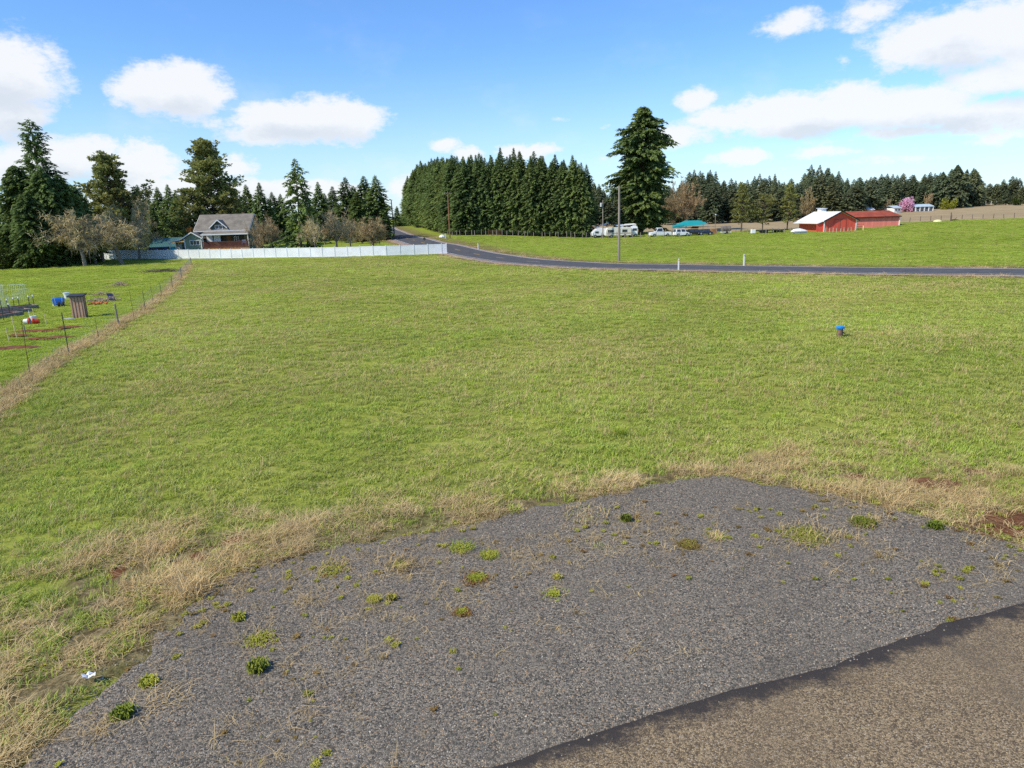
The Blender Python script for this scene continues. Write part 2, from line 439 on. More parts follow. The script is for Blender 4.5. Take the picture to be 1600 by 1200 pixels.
# ------------------------------------------------------------------ ground sheet
def wp(t): return t('ShaderNodeNewGeometry').outputs['Position']
m_ground, t, out = newmat('meadow ground')
P = wp(t)
attr = lambda n: t('ShaderNodeAttribute', attribute_name=n).outputs['Fac']
n_big = t.noise(P, .045, 4); n_mid = t.noise(P, .35, 5, .6); n_fine = t.noise(P, 5.0, 4, .7); n_tuft = t.noise(P, 1.6, 4, .65)
g = t.mix(t.ramp(n_mid, .32, .68), (.19, .225, .036), (.30, .325, .058))
g = t.mix(t.math('MULTIPLY', t.ramp(n_big, .4, .65), .55), g, (.34, .33, .08))
g = t.mix(t.math('MULTIPLY', t.ramp(n_tuft, .5, .72), .5), g, (.38, .31, .13))
g = t.mix(t.math('MULTIPLY', t.ramp(n_fine, .4, .7), .35), g, (.11, .13, .03))
lush = t.mix(t.ramp(t.math('ADD', t.math('MULTIPLY', n_mid, .6), t.math('MULTIPLY', n_fine, .4)), .3, .7), (.175, .245, .030), (.265, .34, .046))
lush = t.mix(t.math('MULTIPLY', t.ramp(t.noise(P, .09, 5, .65), .42, .66), .5), lush, (.34, .33, .085))
lush = t.mix(t.math('MULTIPLY', t.ramp(n_tuft, .5, .75), .45), lush, (.12, .15, .035))
g = t.mix(attr('lush'), g, lush)
dryc = t.mix(t.ramp(n_tuft, .3, .7), (.17, .135, .06), (.31, .245, .13))
dryc = t.mix(t.math('MULTIPLY', t.ramp(n_mid, .45, .6), .6), dryc, (.13, .15, .035))
dryc = t.mix(t.math('MULTIPLY', t.ramp(n_fine, .4, .62), .75), dryc, (.075, .055, .028))
dn = t.math('ADD', attr('dry'), t.math('MULTIPLY', t.math('SUBTRACT', n_tuft, .5), 1.1))
g = t.mix(t.ramp(dn, .3, .7), g, dryc)
tan = t.mix(t.ramp(t.noise(P, .12, 5, .6), .3, .7), (.34, .255, .145), (.42, .325, .195))
tan = t.mix(t.math('MULTIPLY', t.ramp(t.noise(P, 1.2, 4, .7), .4, .75), .35), tan, (.22, .17, .085))
tn = t.math('ADD', attr('tan'), t.math('MULTIPLY', t.math('SUBTRACT', n_mid, .5), .5))
g = t.mix(t.ramp(tn, .35, .65), g, tan)
soil = t.mix(t.ramp(n_fine, .3, .7), (.10, .045, .022), (.20, .095, .050))
sn = t.math('ADD', attr('soil'), t.math('MULTIPLY', t.math('SUBTRACT', n_mid, .5), 1.3))
g = t.mix(t.ramp(sn, .4, .6), g, soil)
bs = t('ShaderNodeBsdfDiffuse'); t.l.new(g, bs.inputs[0])
bp = t('ShaderNodeBump', i_Strength=.7, i_Distance=.08); t.l.new(t.math('ADD', n_fine, n_tuft), bp.inputs['Height']); t.l.new(bp.outputs[0], bs.inputs['Normal'])
t.l.new(bs.outputs[0], out.inputs[0])

nx, ny = len(GX), len(GY)
idx = np.arange(nx * ny).reshape(ny, nx)
GF = np.stack([idx[:-1, :-1], idx[:-1, 1:], idx[1:, 1:], idx[1:, :-1]], -1).reshape(-1, 4)
SOIL_SPOTS = [(v.x, v.y, r) for v, r in [(gp(182, 892), .55), (gp(300, 874), .6), (gp(372, 845), .3), (gp(440, 850), .4), (gp(1598, 822), 1.5), (gp(1530, 738), .6), (gp(1455, 757), .9), (gp(1180, 728), .35), (gp(1340, 745), .3)]]
def side_of_road(x, y):
    """+ on the far side of the road"""
    x = np.asarray(x, float); y = np.asarray(y, float); best = np.full(x.shape, 1e18); sg = np.zeros(x.shape)
    for a, b in zip(ROAD[:-1], ROAD[1:]):
        dx, dy = b[0] - a[0], b[1] - a[1]; L = dx * dx + dy * dy + 1e-12
        tt = np.clip(((x - a[0]) * dx + (y - a[1]) * dy) / L, 0, 1)
        ex, ey = x - a[0] - tt * dx, y - a[1] - tt * dy; d2 = ex * ex + ey * ey
        s = dx * ey - dy * ex; m = d2 < best
        best = np.where(m, d2, best); sg = np.where(m, np.sign(s), sg)
    return -sg
GSIDE = side_of_road(_gx, _gy)
FENCE_PTS = [(p[0], p[1]) for p in FENCE_L]
WF_PTS = [(v.x, v.y) for v in WHITEF]
YARD_POLY = [FENCE_PTS[0]] + FENCE_PTS + [WF_PTS[3], WF_PTS[2], WF_PTS[1], WF_PTS[0], (-200, 140), (-200, 10)]

def dry_mask(x, y, rd, ed, fd, pad):
    e = np.where(pad, 0, sstep((1.9 + 2.8 * sstep(0, -8, x) + 4.4 * sstep(3.5, 12, x)) * (.45 + 1.1 * fbm(x, y, 2.2, 3, 61)), .15, ed)) * .95
    f = sstep(.95, .15, fd) * np.where(y < 122, 1, 0)
    r = np.where(side_of_road(x, y) > 0, sstep(15, 5.5, rd) * .60, sstep(8.5, 4.6, rd) * .62) + sstep(4.6, 3.6, rd) * .4
    return np.clip(np.maximum(np.maximum(e, f), r), 0, 1)
_fd = polydist(_gx, _gy, FENCE_PTS)
dryA = dry_mask(_gx, _gy, _rd, _ed, _fd, _pad)
tanA = np.where(inpoly(_gx, _gy, TANPOLY), 1.0, 0.0)
yard = inpoly(_gx, _gy, YARD_POLY)
lushA = np.where(GSIDE > 0, sstep(4, 10, _rd), 0.0) * .9
lushA = np.maximum(lushA, np.where(yard, .7, 0)); lushA = np.maximum(lushA, np.where((_gy > 122) & (GSIDE < 0), .8, 0))
soilA = np.zeros_like(_gx)
for sx_, sy_, r_ in SOIL_SPOTS: soilA = np.maximum(soilA, sstep(r_ * 1.3, r_ * .3, np.hypot(_gx - sx_, (_gy - sy_) * 1.3)))
ground = mesh_np('ground', np.stack([_gx, _gy, GZ], -1).reshape(-1, 3), GF, m_ground, smooth=True,
                 attrs={'dry': dryA.ravel(), 'tan': tanA.ravel(), 'lush': lushA.ravel(), 'soil': soilA.ravel()})
tag(ground, kind='structure')

# ------------------------------------------------------------------ gravel apron and worn lane
def stone_mat(name, base, tones, scale, band=False):
    m, t, out = newmat(name); P = wp(t)
    vor = t('ShaderNodeTexVoronoi', i_Scale=scale); t.l.new(P, vor.inputs['Vector'])
    sep = t('ShaderNodeSeparateColor'); t.l.new(vor.outputs['Color'], sep.inputs[0])
    cr = t('ShaderNodeValToRGB'); t.l.new(sep.outputs[0], cr.inputs[0]); e = cr.color_ramp; e.interpolation = 'CONSTANT'
    while len(e.elements) < len(tones): e.elements.new(.5)
    for k, (p, c) in enumerate(tones): e.elements[k].position = p; e.elements[k].color = (*c, 1)
    col = cr.outputs[0]
    patch = t.noise(P, .5, 5, .6); fine = t.noise(P, 9, 4, .7)
    col = t.mix(t.math('MULTIPLY', t.ramp(patch, .45, .7), .45), col, base)
    col = t.mix(t.math('MULTIPLY', t.ramp(t.noise(P, .35, 5, .65), .5, .72), .30), col, [v * .45 for v in base])
    # dark gaps between the stones
    vd = t('ShaderNodeTexVoronoi', i_Scale=scale, feature='DISTANCE_TO_EDGE'); t.l.new(P, vd.inputs['Vector'])
    col = t.mix(t.math('MULTIPLY', t.ramp(vd.outputs['Distance'], .10, .0), .75), col, (.012, .012, .014))
    if band:
        at_ = t('ShaderNodeAttribute', attribute_name='edge').outputs['Fac']
        ee = t.math('ADD', at_, t.math('MULTIPLY', t.math('SUBTRACT', t.noise(P, 1.1, 5, .65), .5), 1.1))
        col = t.mix(t.ramp(t.math('ADD', ee, t.math('MULTIPLY', t.math('SUBTRACT', fine, .5), .5)), .46, .14), col, (.058, .048, .042))
        big = t.math('ADD', t.math('MULTIPLY', patch, .6), t.math('MULTIPLY', t.noise(P, .22, 3), .4))
        col = t.mix(t.math('MULTIPLY', t.ramp(big, .50, .66), .38), col, (.085, .074, .06))
    else:
        ln = t.noise(P, 2.3, 4, .7)
        col = t.mix(t.math('MULTIPLY', t.ramp(ln, .70, .78), .8), col, (.22, .15, .055))     # lichen and straw stains
    b = t('ShaderNodeBsdfPrincipled', i_Roughness=.9); t.l.new(col, b.inputs['Base Color']); b.inputs['Specular IOR Level'].default_value = .12
    bp = t('ShaderNodeBump', i_Strength=.9, i_Distance=.012)
    t.l.new(t.math('ADD', vd.outputs['Distance'], t.math('MULTIPLY', sep.outputs[1], .4)), bp.inputs['Height']); t.l.new(bp.outputs[0], b.inputs['Normal'])
    t.l.new(b.outputs[0], out.inputs[0]); return m
GT = [(0, (.080, .070, .055)), (.16, (.146, .128, .101)), (.36, (.21, .182, .141)), (.58, (.27, .232, .178)), (.74, (.335, .278, .203)), (.84, (.38, .265, .16)), (.91, (.38, .31, .21)), (.975, (.42, .37, .295))]
m_gravel = stone_mat('dark basalt gravel', (.20, .172, .132), GT, 42)
LT = [(0, (.135, .099, .062)), (.2, (.225, .163, .095)), (.45, (.345, .252, .145)), (.72, (.44, .32, .178)), (.88, (.50, .37, .205)), (.96, (.48, .39, .275))]
m_lane = stone_mat('worn brown chip seal', (.27, .197, .117), LT, 55, band=True)

def fan_mesh(name, line, centre, z, mat, jit, relief, rings, st, edge_line=None):
    """sheet from a wavy border line in towards CENTRE"""
    L = resample(line, st); nse = (fbm(L[:, 0], L[:, 1], .45, 6, 21) - .5) * jit
    C = np.array(centre); D = C - L; D /= np.linalg.norm(D, axis=1)[:, None]; L = L + D * nse[:, None]
    tt = np.linspace(0, 1, rings) ** 1.4
    V = L[:, None, :] * (1 - tt)[None, :, None] + C[None, None, :] * tt[None, :, None]
    zz = z + (fbm(V[..., 0], V[..., 1], 1.5, 3, 41) - .5) * relief
    n = len(L); ii = np.arange(n * rings).reshape(n, rings)
    q = np.stack([ii[:-1, :-1], ii[:-1, 1:], ii[1:, 1:], ii[1:, :-1]], -1).reshape(-1, 4)
    zz[:, 0] -= .03
    V = np.concatenate([V, zz[..., None]], -1).reshape(-1, 3); at_ = {}
    if edge_line is not None: at_['edge'] = polydist(V[:, 0], V[:, 1], edge_line)
    return mesh_np(name, V, q, mat, attrs=at_, smooth=True)
def resample(L, st):
    L = np.asarray(L, float)
    d = np.concatenate([[0], np.cumsum(np.hypot(*np.diff(L, axis=0).T))]); s = np.arange(0, d[-1], st)
    return np.column_stack([np.interp(s, d, L[:, 0]), np.interp(s, d, L[:, 1])])
pad = tag(fan_mesh('gravel_apron', list(EDGE) + [(60, 20), (60, -20), (-14, -20)] + [tuple(EDGE[0])], (9.0, 3.0), 0.0, m_gravel, .5, .05, 60, .08), kind='structure')
lane = tag(fan_mesh('lane', list(LANE) + [(60, 20), (60, -20), (-4, -20)] + [tuple(LANE[0])], (14.0, -2.0), .045, m_lane, .13, .02, 60, .08, LANE), kind='structure')

# ------------------------------------------------------------------ county road
m_asph, t, out = newmat('asphalt road'); P = wp(t)
c = t.mix(t.ramp(t.noise(P, .8, 5, .65), .3, .7), (.052, .048, .045), (.088, .082, .076))
c = t.mix(t.math('MULTIPLY', t.ramp(t.noise(P, 30, 2), .4, .7), .4), c, (.10, .10, .10))
b = t('ShaderNodeBsdfPrincipled', i_Roughness=.85); t.l.new(c, b.inputs['Base Color']); t.l.new(b.outputs[0], out.inputs[0])
m_white = M('worn white line paint', (.62, .61, .58), .15, 3, dirt=.4)
m_yel = M('worn yellow line paint', (.48, .30, .06), .2, 3, dirt=.4)
m_shoulder = M('pinkish gravel shoulder', (.33, .245, .19), .3, 1.5, .9, bump=.4)

def strip(name, line, o0, o1, lift, mat, s0=0, s1=None, crown=0.0):
    L = line[s0:s1]; T = np.gradient(L, axis=0); T /= np.linalg.norm(T, axis=1)[:, None] + 1e-9
    N = np.stack([-T[:, 1], T[:, 0]], 1); k = 5
    V = []; 
    for i in range(k):
        o = o0 + (o1 - o0) * i / (k - 1); p = L + N * o
        V.append(np.column_stack([p, _bil(GZ0, p[:, 0], p[:, 1]) + lift]))
    V = np.stack(V, 1); n = len(L); ii = np.arange(n * k).reshape(n, k)
    q = np.stack([ii[:-1, :-1], ii[:-1, 1:], ii[1:, 1:], ii[1:, :-1]], -1).reshape(-1, 4)
    return mesh_np(name, V.reshape(-1, 3), q, mat, smooth=True)
RL = resample(ROAD, 1.0)
# ROAD runs from the right towards the far left: + offset is the near side
tag(strip('road_shoulder', RL, 5.0, -4.2, .06, m_shoulder), kind='structure')
tag(strip('road', RL, ROADW, -ROADW, .10, m_asph), kind='structure')
tag(strip('road_edge_line', RL, ROADW - .12, ROADW - .28, .106, m_white), kind='structure')
tag(strip('road_edge_line', RL, -ROADW + .28, -ROADW + .12, .106, m_white), kind='structure')
R2 = resample(ROAD, .5)
vs = []; qs = []
for s in range(150, len(R2) - 8, 24):
    seg = R2[s:s + 8]; T = seg[-1] - seg[0]; T = T / np.hypot(*T); N = np.array([-T[1], T[0]])
    b0 = len(vs)
    for p in seg:
        for o in (.10, -.10):
            q = p + N * o; vs.append((q[0], q[1], float(_bil(GZ0, q[0], q[1])) + .108))
    for k in range(7): qs.append((b0 + 2 * k, b0 + 2 * k + 1, b0 + 2 * k + 3, b0 + 2 * k + 2))
tag(mesh_np('road_centre_line', vs, qs, m_yel), kind='structure')
# side drive joining the road left of the bend
dv = [(v.x, v.y) for v in [at(640, 168), at(662, 152), at(690, 138), at(706, 124)]]
DRIVE = resample(catmull(dv, 8), 1.0)
m_drive = M('grey gravel drive', (.20, .195, .19), .25, 1.0, .9)
tag(strip('drive', DRIVE, 4.0, .6, .085, m_drive), kind='structure')
# ------------------------------------------------------------------ grass, straw and pebbles (nobody could count them)
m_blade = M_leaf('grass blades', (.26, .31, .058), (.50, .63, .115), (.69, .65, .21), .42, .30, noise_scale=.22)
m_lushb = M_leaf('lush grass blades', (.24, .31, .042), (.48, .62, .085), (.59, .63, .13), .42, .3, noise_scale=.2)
m_straw = M_leaf('dry straw blades', (.34, .24, .105), (.82, .655, .355), (.70, .50, .24), .25, .6, noise_scale=.3)
m_weed = M_leaf('weed leaves', (.15, .17, .03), (.44, .48, .065), (.56, .49, .11), .25, .4, noise_scale=.5)
m_weedd = M_leaf('dark weed leaves', (.07, .10, .02), (.27, .36, .055), (.36, .37, .07), .25, .4, noise_scale=.5)
m_redweed = M_leaf('reddish weed leaves', (.10, .05, .02), (.33, .17, .07), (.36, .30, .09), .2, .5, noise_scale=.5)

def blade_tuft(seed, n, rad, h0, h1, w, lean, bend, flat=0.0):
    r = np.random.default_rng(seed); V = []; Fq = []; A = []
    for i in range(n):
        q = math.sqrt(r.random()) * rad; th = r.random() * 2 * PI; bx_, by_ = q * math.cos(th), q * math.sin(th)
        h = h0 + (h1 - h0) * r.random() ** 1.5; a = r.random() * 2 * PI; l = lean * (.3 + r.random()) * h
        dx, dy = math.cos(a), math.sin(a); ww = w * (.6 + .8 * r.random()); pa = a + PI / 2 + r.normal() * .4
        sx_, sy_ = math.cos(pa) * ww / 2, math.sin(pa) * ww / 2; b = len(V)
        m = (bx_ + dx * l * .45, by_ + dy * l * .45, h * .58); tip = (bx_ + dx * l * (1 + bend), by_ + dy * l * (1 + bend), h * (1 - .35 * bend - flat))
        tz = .25 * r.random()
        V += [(bx_ - sx_, by_ - sy_, -.02), (bx_ + sx_, by_ + sy_, -.02), (m[0] + sx_ * .8, m[1] + sy_ * .8, m[2]), (m[0] - sx_ * .8, m[1] - sy_ * .8, m[2]), (tip[0] + sx_ * .2, tip[1] + sy_ * .2, tip[2]), (tip[0] - sx_ * .2, tip[1] - sy_ * .2, tip[2])]
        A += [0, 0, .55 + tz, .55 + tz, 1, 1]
        Fq += [(b, b + 1, b + 2, b + 3), (b + 3, b + 2, b + 4, b + 5)]
    return V, Fq, A

def rosette(seed, n, rad, h, w):
    """broad-leaved weed: leaves lying out from the middle"""
    r = np.random.default_rng(seed); V = []; Fq = []; A = []
    for i in range(n):
        a = r.random() * 2 * PI; L = rad * (.10 + .28 * r.random()) + .012; z = h * r.random(); o = rad * .85 * math.sqrt(r.random()) * (.7 + .3 * math.sin(3 * i)); oa = r.random() * 2 * PI
        cx_, cy_ = o * math.cos(oa), o * math.sin(oa); dx, dy = math.cos(a), math.sin(a); ww = w * (.6 + .8 * r.random()); b = len(V)
        V += [(cx_, cy_, z * .3), (cx_ + dx * L * .5 - dy * ww, cy_ + dy * L * .5 + dx * ww, z + h * .25), (cx_ + dx * L, cy_ + dy * L, z * .8), (cx_ + dx * L * .5 + dy * ww, cy_ + dy * L * .5 - dx * ww, z + h * .25)]
        A += [.15, .7 + .3 * r.random(), .9, .6 + .3 * r.random()]; Fq += [(b, b + 1, b + 2, b + 3)]
    return V, Fq, A

def proto_mesh(name, parts, mats):
    V = []; Fq = []; A = []; mi = []
    for k, (v, f, a) in enumerate(parts):
        b = len(V); V += v; Fq += [tuple(i + b for i in q) for q in f]; A += a; mi += [k] * len(f)
    o = mesh_np(name, V, Fq, mats, attrs={'tint': A}, midx=mi); COL.objects.unlink(o); return o

def scatter(name, protos, P, idx, rot, scl, label=None):
    """one stuff object: its vertices are the plant positions, geometry nodes stand a tuft on each"""
    coll = bpy.data.collections.new(name + ' tufts')
    for k, p in enumerate(protos): p.name = f'{chr(97 + k)}_{p.name}'; coll.objects.link(p)
    me = bpy.data.meshes.new(name); me.vertices.add(len(P)); me.vertices.foreach_set('co', np.asarray(P, np.float32).ravel())
    a = me.attributes.new('idx', 'INT', 'POINT'); a.data.foreach_set('value', np.asarray(idx, np.int32))
    a = me.attributes.new('rot', 'FLOAT_VECTOR', 'POINT'); a.data.foreach_set('vector', np.asarray(rot, np.float32).ravel())
    a = me.attributes.new('scl', 'FLOAT_VECTOR', 'POINT'); a.data.foreach_set('vector', np.asarray(scl, np.float32).ravel())
    o = bpy.data.objects.new(name, me); link(o); tag(o, label, None, None, 'stuff')
    ng = bpy.data.node_groups.new(name, 'GeometryNodeTree'); n = ng.nodes; l = ng.links
    ng.interface.new_socket('Geometry', in_out='INPUT', socket_type='NodeSocketGeometry'); ng.interface.new_socket('Geometry', in_out='OUTPUT', socket_type='NodeSocketGeometry')
    gi = n.new('NodeGroupInput'); go = n.new('NodeGroupOutput'); ci = n.new('GeometryNodeCollectionInfo'); ci.inputs['Collection'].default_value = coll
    ci.inputs['Separate Children'].default_value = True; ci.inputs['Reset Children'].default_value = True
    ip = n.new('GeometryNodeInstanceOnPoints'); ip.inputs['Pick Instance'].default_value = True
    l.new(gi.outputs[0], ip.inputs['Points']); l.new(ci.outputs[0], ip.inputs['Instance'])
    for nm, dt, sk in (('idx', 'INT', 'Instance Index'), ('rot', 'FLOAT_VECTOR', 'Rotation'), ('scl', 'FLOAT_VECTOR', 'Scale')):
        na = n.new('GeometryNodeInputNamedAttribute'); na.data_type = dt; na.inputs['Name'].default_value = nm
        l.new(na.outputs[0], ip.inputs[sk])
    l.new(ip.outputs[0], go.inputs[0])
    md = o.modifiers.new('scatter', 'NODES'); md.node_group = ng
    return o

rg = np.random.default_rng(11)
def sample(y0, y1, dens, xa, xb):
    """random points between depths Y0..Y1 inside the wedge the view and its neighbours see"""
    area = 0; ymid = .5 * (y0 + y1); w = lambda y: (xb - xa) * y + 16
    n = int(dens * (y1 - y0) * w(ymid)); y = y0 + (y1 - y0) * rg.random(n * 2); keep = rg.random(n * 2) * w(y1) < w(y); y = y[keep][:n]
    x = (xa * y - 8) + w(y) * rg.random(len(y)); return x, y

def masks(x, y):
    pad_ = inpoly(x, y, PADPOLY); ed = polydist(x, y, EDGE); rd = polydist(x, y, ROAD); fd = polydist(x, y, FENCE_PTS)
    return pad_, ed, rd, fd
def wrot(n, tilt=.15): return np.stack([rg.normal(0, tilt, n), rg.normal(0, tilt, n), rg.random(n) * 2 * PI], 1)

# --- green pasture tufts
px_, py_, ps_, kind_ = [], [], [], []
for y0, y1, dn, sc in [(5, 16, 26, .85), (16, 28, 20, .95), (28, 45, 11, 1.2), (45, 75, 4.6, 1.8), (75, 128, 1.7, 2.6)]:
    x, y = sample(y0, y1, dn, -.80, .80); px_.append(x); py_.append(y); ps_.append(np.full(len(x), sc))
x, y = sample(58, 172, 1.25, -.12, .86); kf = (side_of_road(x, y) > 0) & (polydist(x, y, ROAD) > 5.5) & ~inpoly(x, y, TANPOLY); px_.append(x[kf]); py_.append(y[kf]); ps_.append(np.full(kf.sum(), 2.7))
x = np.concatenate(px_); y = np.concatenate(py_); s = np.concatenate(ps_)
pad_, ed, rd, fd = masks(x, y); side = side_of_road(x, y)
dm = dry_mask(x, y, rd, ed, fd, pad_)
soilm = np.zeros(len(x))
for sx_, sy_, r_ in SOIL_SPOTS: soilm = np.maximum(soilm, sstep(r_ * 1.1, r_ * .5, np.hypot(x - sx_, (y - sy_) * 1.3)))
inyard = inpoly(x, y, YARD_POLY)
pz = fbm(x, y, 5, 4, 77); pz2 = fbm(x, y, 1.3, 3, 78)
keep = (~pad_) & (rd > 4.3) & (rg.random(len(x)) > dm * .8) & (rg.random(len(x)) > soilm) & ((side < 0) | (s == 2.7)) & (rg.random(len(x)) < .45 + 1.1 * pz2)
inyard = (inyard & (y < 122)) | ((s == 2.7) & (rg.random(len(x)) < .75))
x, y, s, pz, inyard = x[keep], y[keep], s[keep], pz[keep], inyard[keep]
n = len(x); P3 = np.stack([x, y, _bil(GZ, x, y)], 1)
hz = (.55 + 1.0 * fbm(x, y, 3.0, 3, 5)) * rg.uniform(.7, 1.25, n)
hz = np.where(inyard, hz * .8, hz) * np.where(s > 1.5, .7, 1) * np.where(s == 2.7, .75, 1)
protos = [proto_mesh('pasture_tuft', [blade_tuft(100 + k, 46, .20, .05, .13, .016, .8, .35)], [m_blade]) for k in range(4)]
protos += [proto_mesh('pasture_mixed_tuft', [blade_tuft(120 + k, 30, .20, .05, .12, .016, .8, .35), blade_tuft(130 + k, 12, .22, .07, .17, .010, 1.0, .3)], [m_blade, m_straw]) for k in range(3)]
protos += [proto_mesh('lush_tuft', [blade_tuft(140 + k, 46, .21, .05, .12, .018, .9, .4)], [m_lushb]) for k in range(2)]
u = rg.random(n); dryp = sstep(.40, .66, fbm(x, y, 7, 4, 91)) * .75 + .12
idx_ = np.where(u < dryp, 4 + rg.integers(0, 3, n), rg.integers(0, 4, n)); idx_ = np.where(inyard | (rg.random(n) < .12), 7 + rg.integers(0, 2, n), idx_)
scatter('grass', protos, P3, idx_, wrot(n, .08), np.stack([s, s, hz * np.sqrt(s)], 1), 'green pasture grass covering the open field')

# --- single straw stalk clumps standing in the pasture, and the dry verge round gravel, fence and road
sp = [proto_mesh('straw_tuft', [blade_tuft(200 + k, 34, .22, .10, .40, .011, .85, .35)], [m_straw]) for k in range(4)]
sp += [proto_mesh('matted_straw', [blade_tuft(210 + k, 60, .34, .05, .22, .012, 1.9, .6)], [m_straw]) for k in range(3)]
sp += [proto_mesh('straw_stalk', [blade_tuft(220 + k, 7, .10, .15, .42, .009, .35, .2)], [m_straw]) for k in range(3)]
sp += [proto_mesh('verge_weed', [blade_tuft(230 + k, 24, .18, .05, .16, .018, .8, .4), rosette(240 + k, 22, .16, .07, .03)], [m_blade, m_weed]) for k in range(3)]
X, Y, S, I, Hh = [], [], [], [], []
def put(x, y, s, i, h): X.append(x); Y.append(y); S.append(s); I.append(i); Hh.append(h)
for y0, y1, dn, sc in [(5, 20, 80, .8), (20, 32, 40, 1.0)]:                           # verge along the gravel
    x, y = sample(y0, y1, dn, -.85, .85); pad_, ed, rd, fd = masks(x, y); dm = dry_mask(x, y, rd, ed, fd * 0 + 99, pad_)
    cl = fbm(x, y, 1.1, 3, 55); sm = np.zeros(len(x))
    for sx_, sy_, r_ in SOIL_SPOTS: sm = np.maximum(sm, sstep(r_, r_ * .5, np.hypot(x - sx_, (y - sy_) * 1.3)))
    k = (~pad_) & (rg.random(len(x)) < dm * sstep(.30, .62, cl) * 1.1) & (rg.random(len(x)) > sm * .9); x, y, cl = x[k], y[k], cl[k]; n = len(x)
    u = rg.random(n); i = np.where(u < .36, rg.integers(0, 4, n), np.where(u < .62, 4 + rg.integers(0, 3, n), 10 + rg.integers(0, 3, n)))
    put(x, y, np.full(n, sc), i, rg.uniform(.36, .85, n) * (.42 + .9 * cl))
for y0, y1, dn, sc in [(10, 40, 30, 1.0), (40, 75, 15, 1.25), (75, 122, 7, 1.7)]:      # strip under the wire fence
    x, y = sample(y0, y1, dn, -.85, -.30); fd = polydist(x, y, FENCE_PTS); k = (rg.random(len(x)) < sstep(.75, .3, fd)); x, y = x[k], y[k]; n = len(x)
    u = rg.random(n); put(x, y, np.full(n, sc), np.where(u < .62, rg.integers(0, 4, n), np.where(u < .8, 4 + rg.integers(0, 3, n), 10 + rg.integers(0, 3, n))), rg.uniform(.5, 1.35, n) / np.sqrt(sc))
for y0, y1, dn, sc in [(50, 90, 4.5, 1.5), (90, 180, 2.0, 2.0)]:                        # both road verges
    x, y = sample(y0, y1, dn, -.30, .85); rd = polydist(x, y, ROAD); k = (rd > 4.2) & (rg.random(len(x)) < sstep(8.5, 5, rd) * .8 * sstep(.3, .6, fbm(x, y, 4, 3, 66))); x, y = x[k], y[k]; n = len(x)
    u = rg.random(n); put(x, y, np.full(n, sc), np.where(u < .4, rg.integers(0, 4, n), np.where(u < .7, 4 + rg.integers(0, 3, n), 7 + rg.integers(0, 3, n))), rg.uniform(.4, .9, n) / np.sqrt(sc))
for y0, y1, dn, sc in [(14, 30, 6.5, 1.0), (30, 60, 3.2, 1.2), (60, 110, .8, 1.5)]:     # stalks in the open field
    x, y = sample(y0, y1, dn, -.80, .80); pad_, ed, rd, fd = masks(x, y); k = (~pad_) & (rd > 5) & (side_of_road(x, y) < 0) & (rg.random(len(x)) < sstep(.42, .68, fbm(x, y, 4.5, 4, 33)) + .05) & ~inpoly(x, y, YARD_POLY)
    x, y = x[k], y[k]; n = len(x); put(x, y, np.full(n, sc), 7 + rg.integers(0, 3, n), rg.uniform(.45, .95, n))
x = np.concatenate(X); y = np.concatenate(Y); s = np.concatenate(S); i = np.concatenate(I); h = np.concatenate(Hh); n = len(x)
scatter('dry_grass', sp, np.stack([x, y, _bil(GZ, x, y)], 1), i, wrot(n, .12), np.stack([s, s, h], 1), 'tan dry grass round the gravel, fence line and road verges')

# --- loose stones and small weeds on the apron
def stone(seed):
    r = np.random.default_rng(seed); import bmesh
    bm = bmesh.new(); bmesh.ops.create_icosphere(bm, subdivisions=1, radius=1)
    for v in bm.verts: v.co *= r.uniform(.7, 1.15); v.co.z *= .62
    me = bpy.data.meshes.new('pebble'); bm.to_mesh(me); bm.free(); return bpy.data.objects.new('pebble', me)
m_peb, t, out = newmat('mixed basalt pebbles')
ob = t('ShaderNodeObjectInfo').outputs['Random']; cr = t('ShaderNodeValToRGB'); t.l.new(ob, cr.inputs[0]); e = cr.color_ramp; e.interpolation = 'CONSTANT'
while len(e.elements) < len(GT): e.elements.new(.5)
for k, (p, c) in enumerate(GT): e.elements[k].position = p; e.elements[k].color = (*[min(1, v * 1.15) for v in c], 1)
pv = t('ShaderNodeHueSaturation'); t.l.new(cr.outputs[0], pv.inputs['Color']); t.l.new(t.math('MULTIPLY_ADD', t.ramp(t.noise(t('ShaderNodeNewGeometry').outputs['Position'], .4, 5, .65), .3, .7), -.45, 1.15), pv.inputs['Value'])
b = t('ShaderNodeBsdfPrincipled', i_Roughness=.7); t.l.new(pv.outputs[0], b.inputs['Base Color']); t.l.new(b.outputs[0], out.inputs[0])
st = [stone(300 + k) for k in range(4)]
for o in st: o.data.materials.append(m_peb)
X, Y = [], []
for y0, y1, dn in [(6, 11, 300), (11, 20, 150)]:
    x, y = sample(y0, y1, dn, -.80, .80); pad_ = inpoly(x, y, PADPOLY); ld = polydist(x, y, LANE); ln = inpoly(x, y, LANEPOLY)
    edge_ = polydist(x, y, EDGE)
    k = (pad_ | ((edge_ < .5) & (rg.random(len(x)) < .4))) & (~ln | ((ld < .5) & (rg.random(len(x)) < .35 * np.exp(-ld / .10)))); X.append(x[k]); Y.append(y[k])
x = np.concatenate(X); y = np.concatenate(Y); n = len(x)
zz = (fbm(x, y, 1.5, 3, 41) - .5) * .05 + np.where(inpoly(x, y, LANEPOLY), .046, 0)
ss = .006 + .013 * rg.random(n) ** 1.8
scatter('gravel', st, np.stack([x, y, zz], 1), rg.integers(0, 4, n), wrot(n, .6), np.stack([ss] * 3, 1), 'loose dark gravel stones of the parking apron')

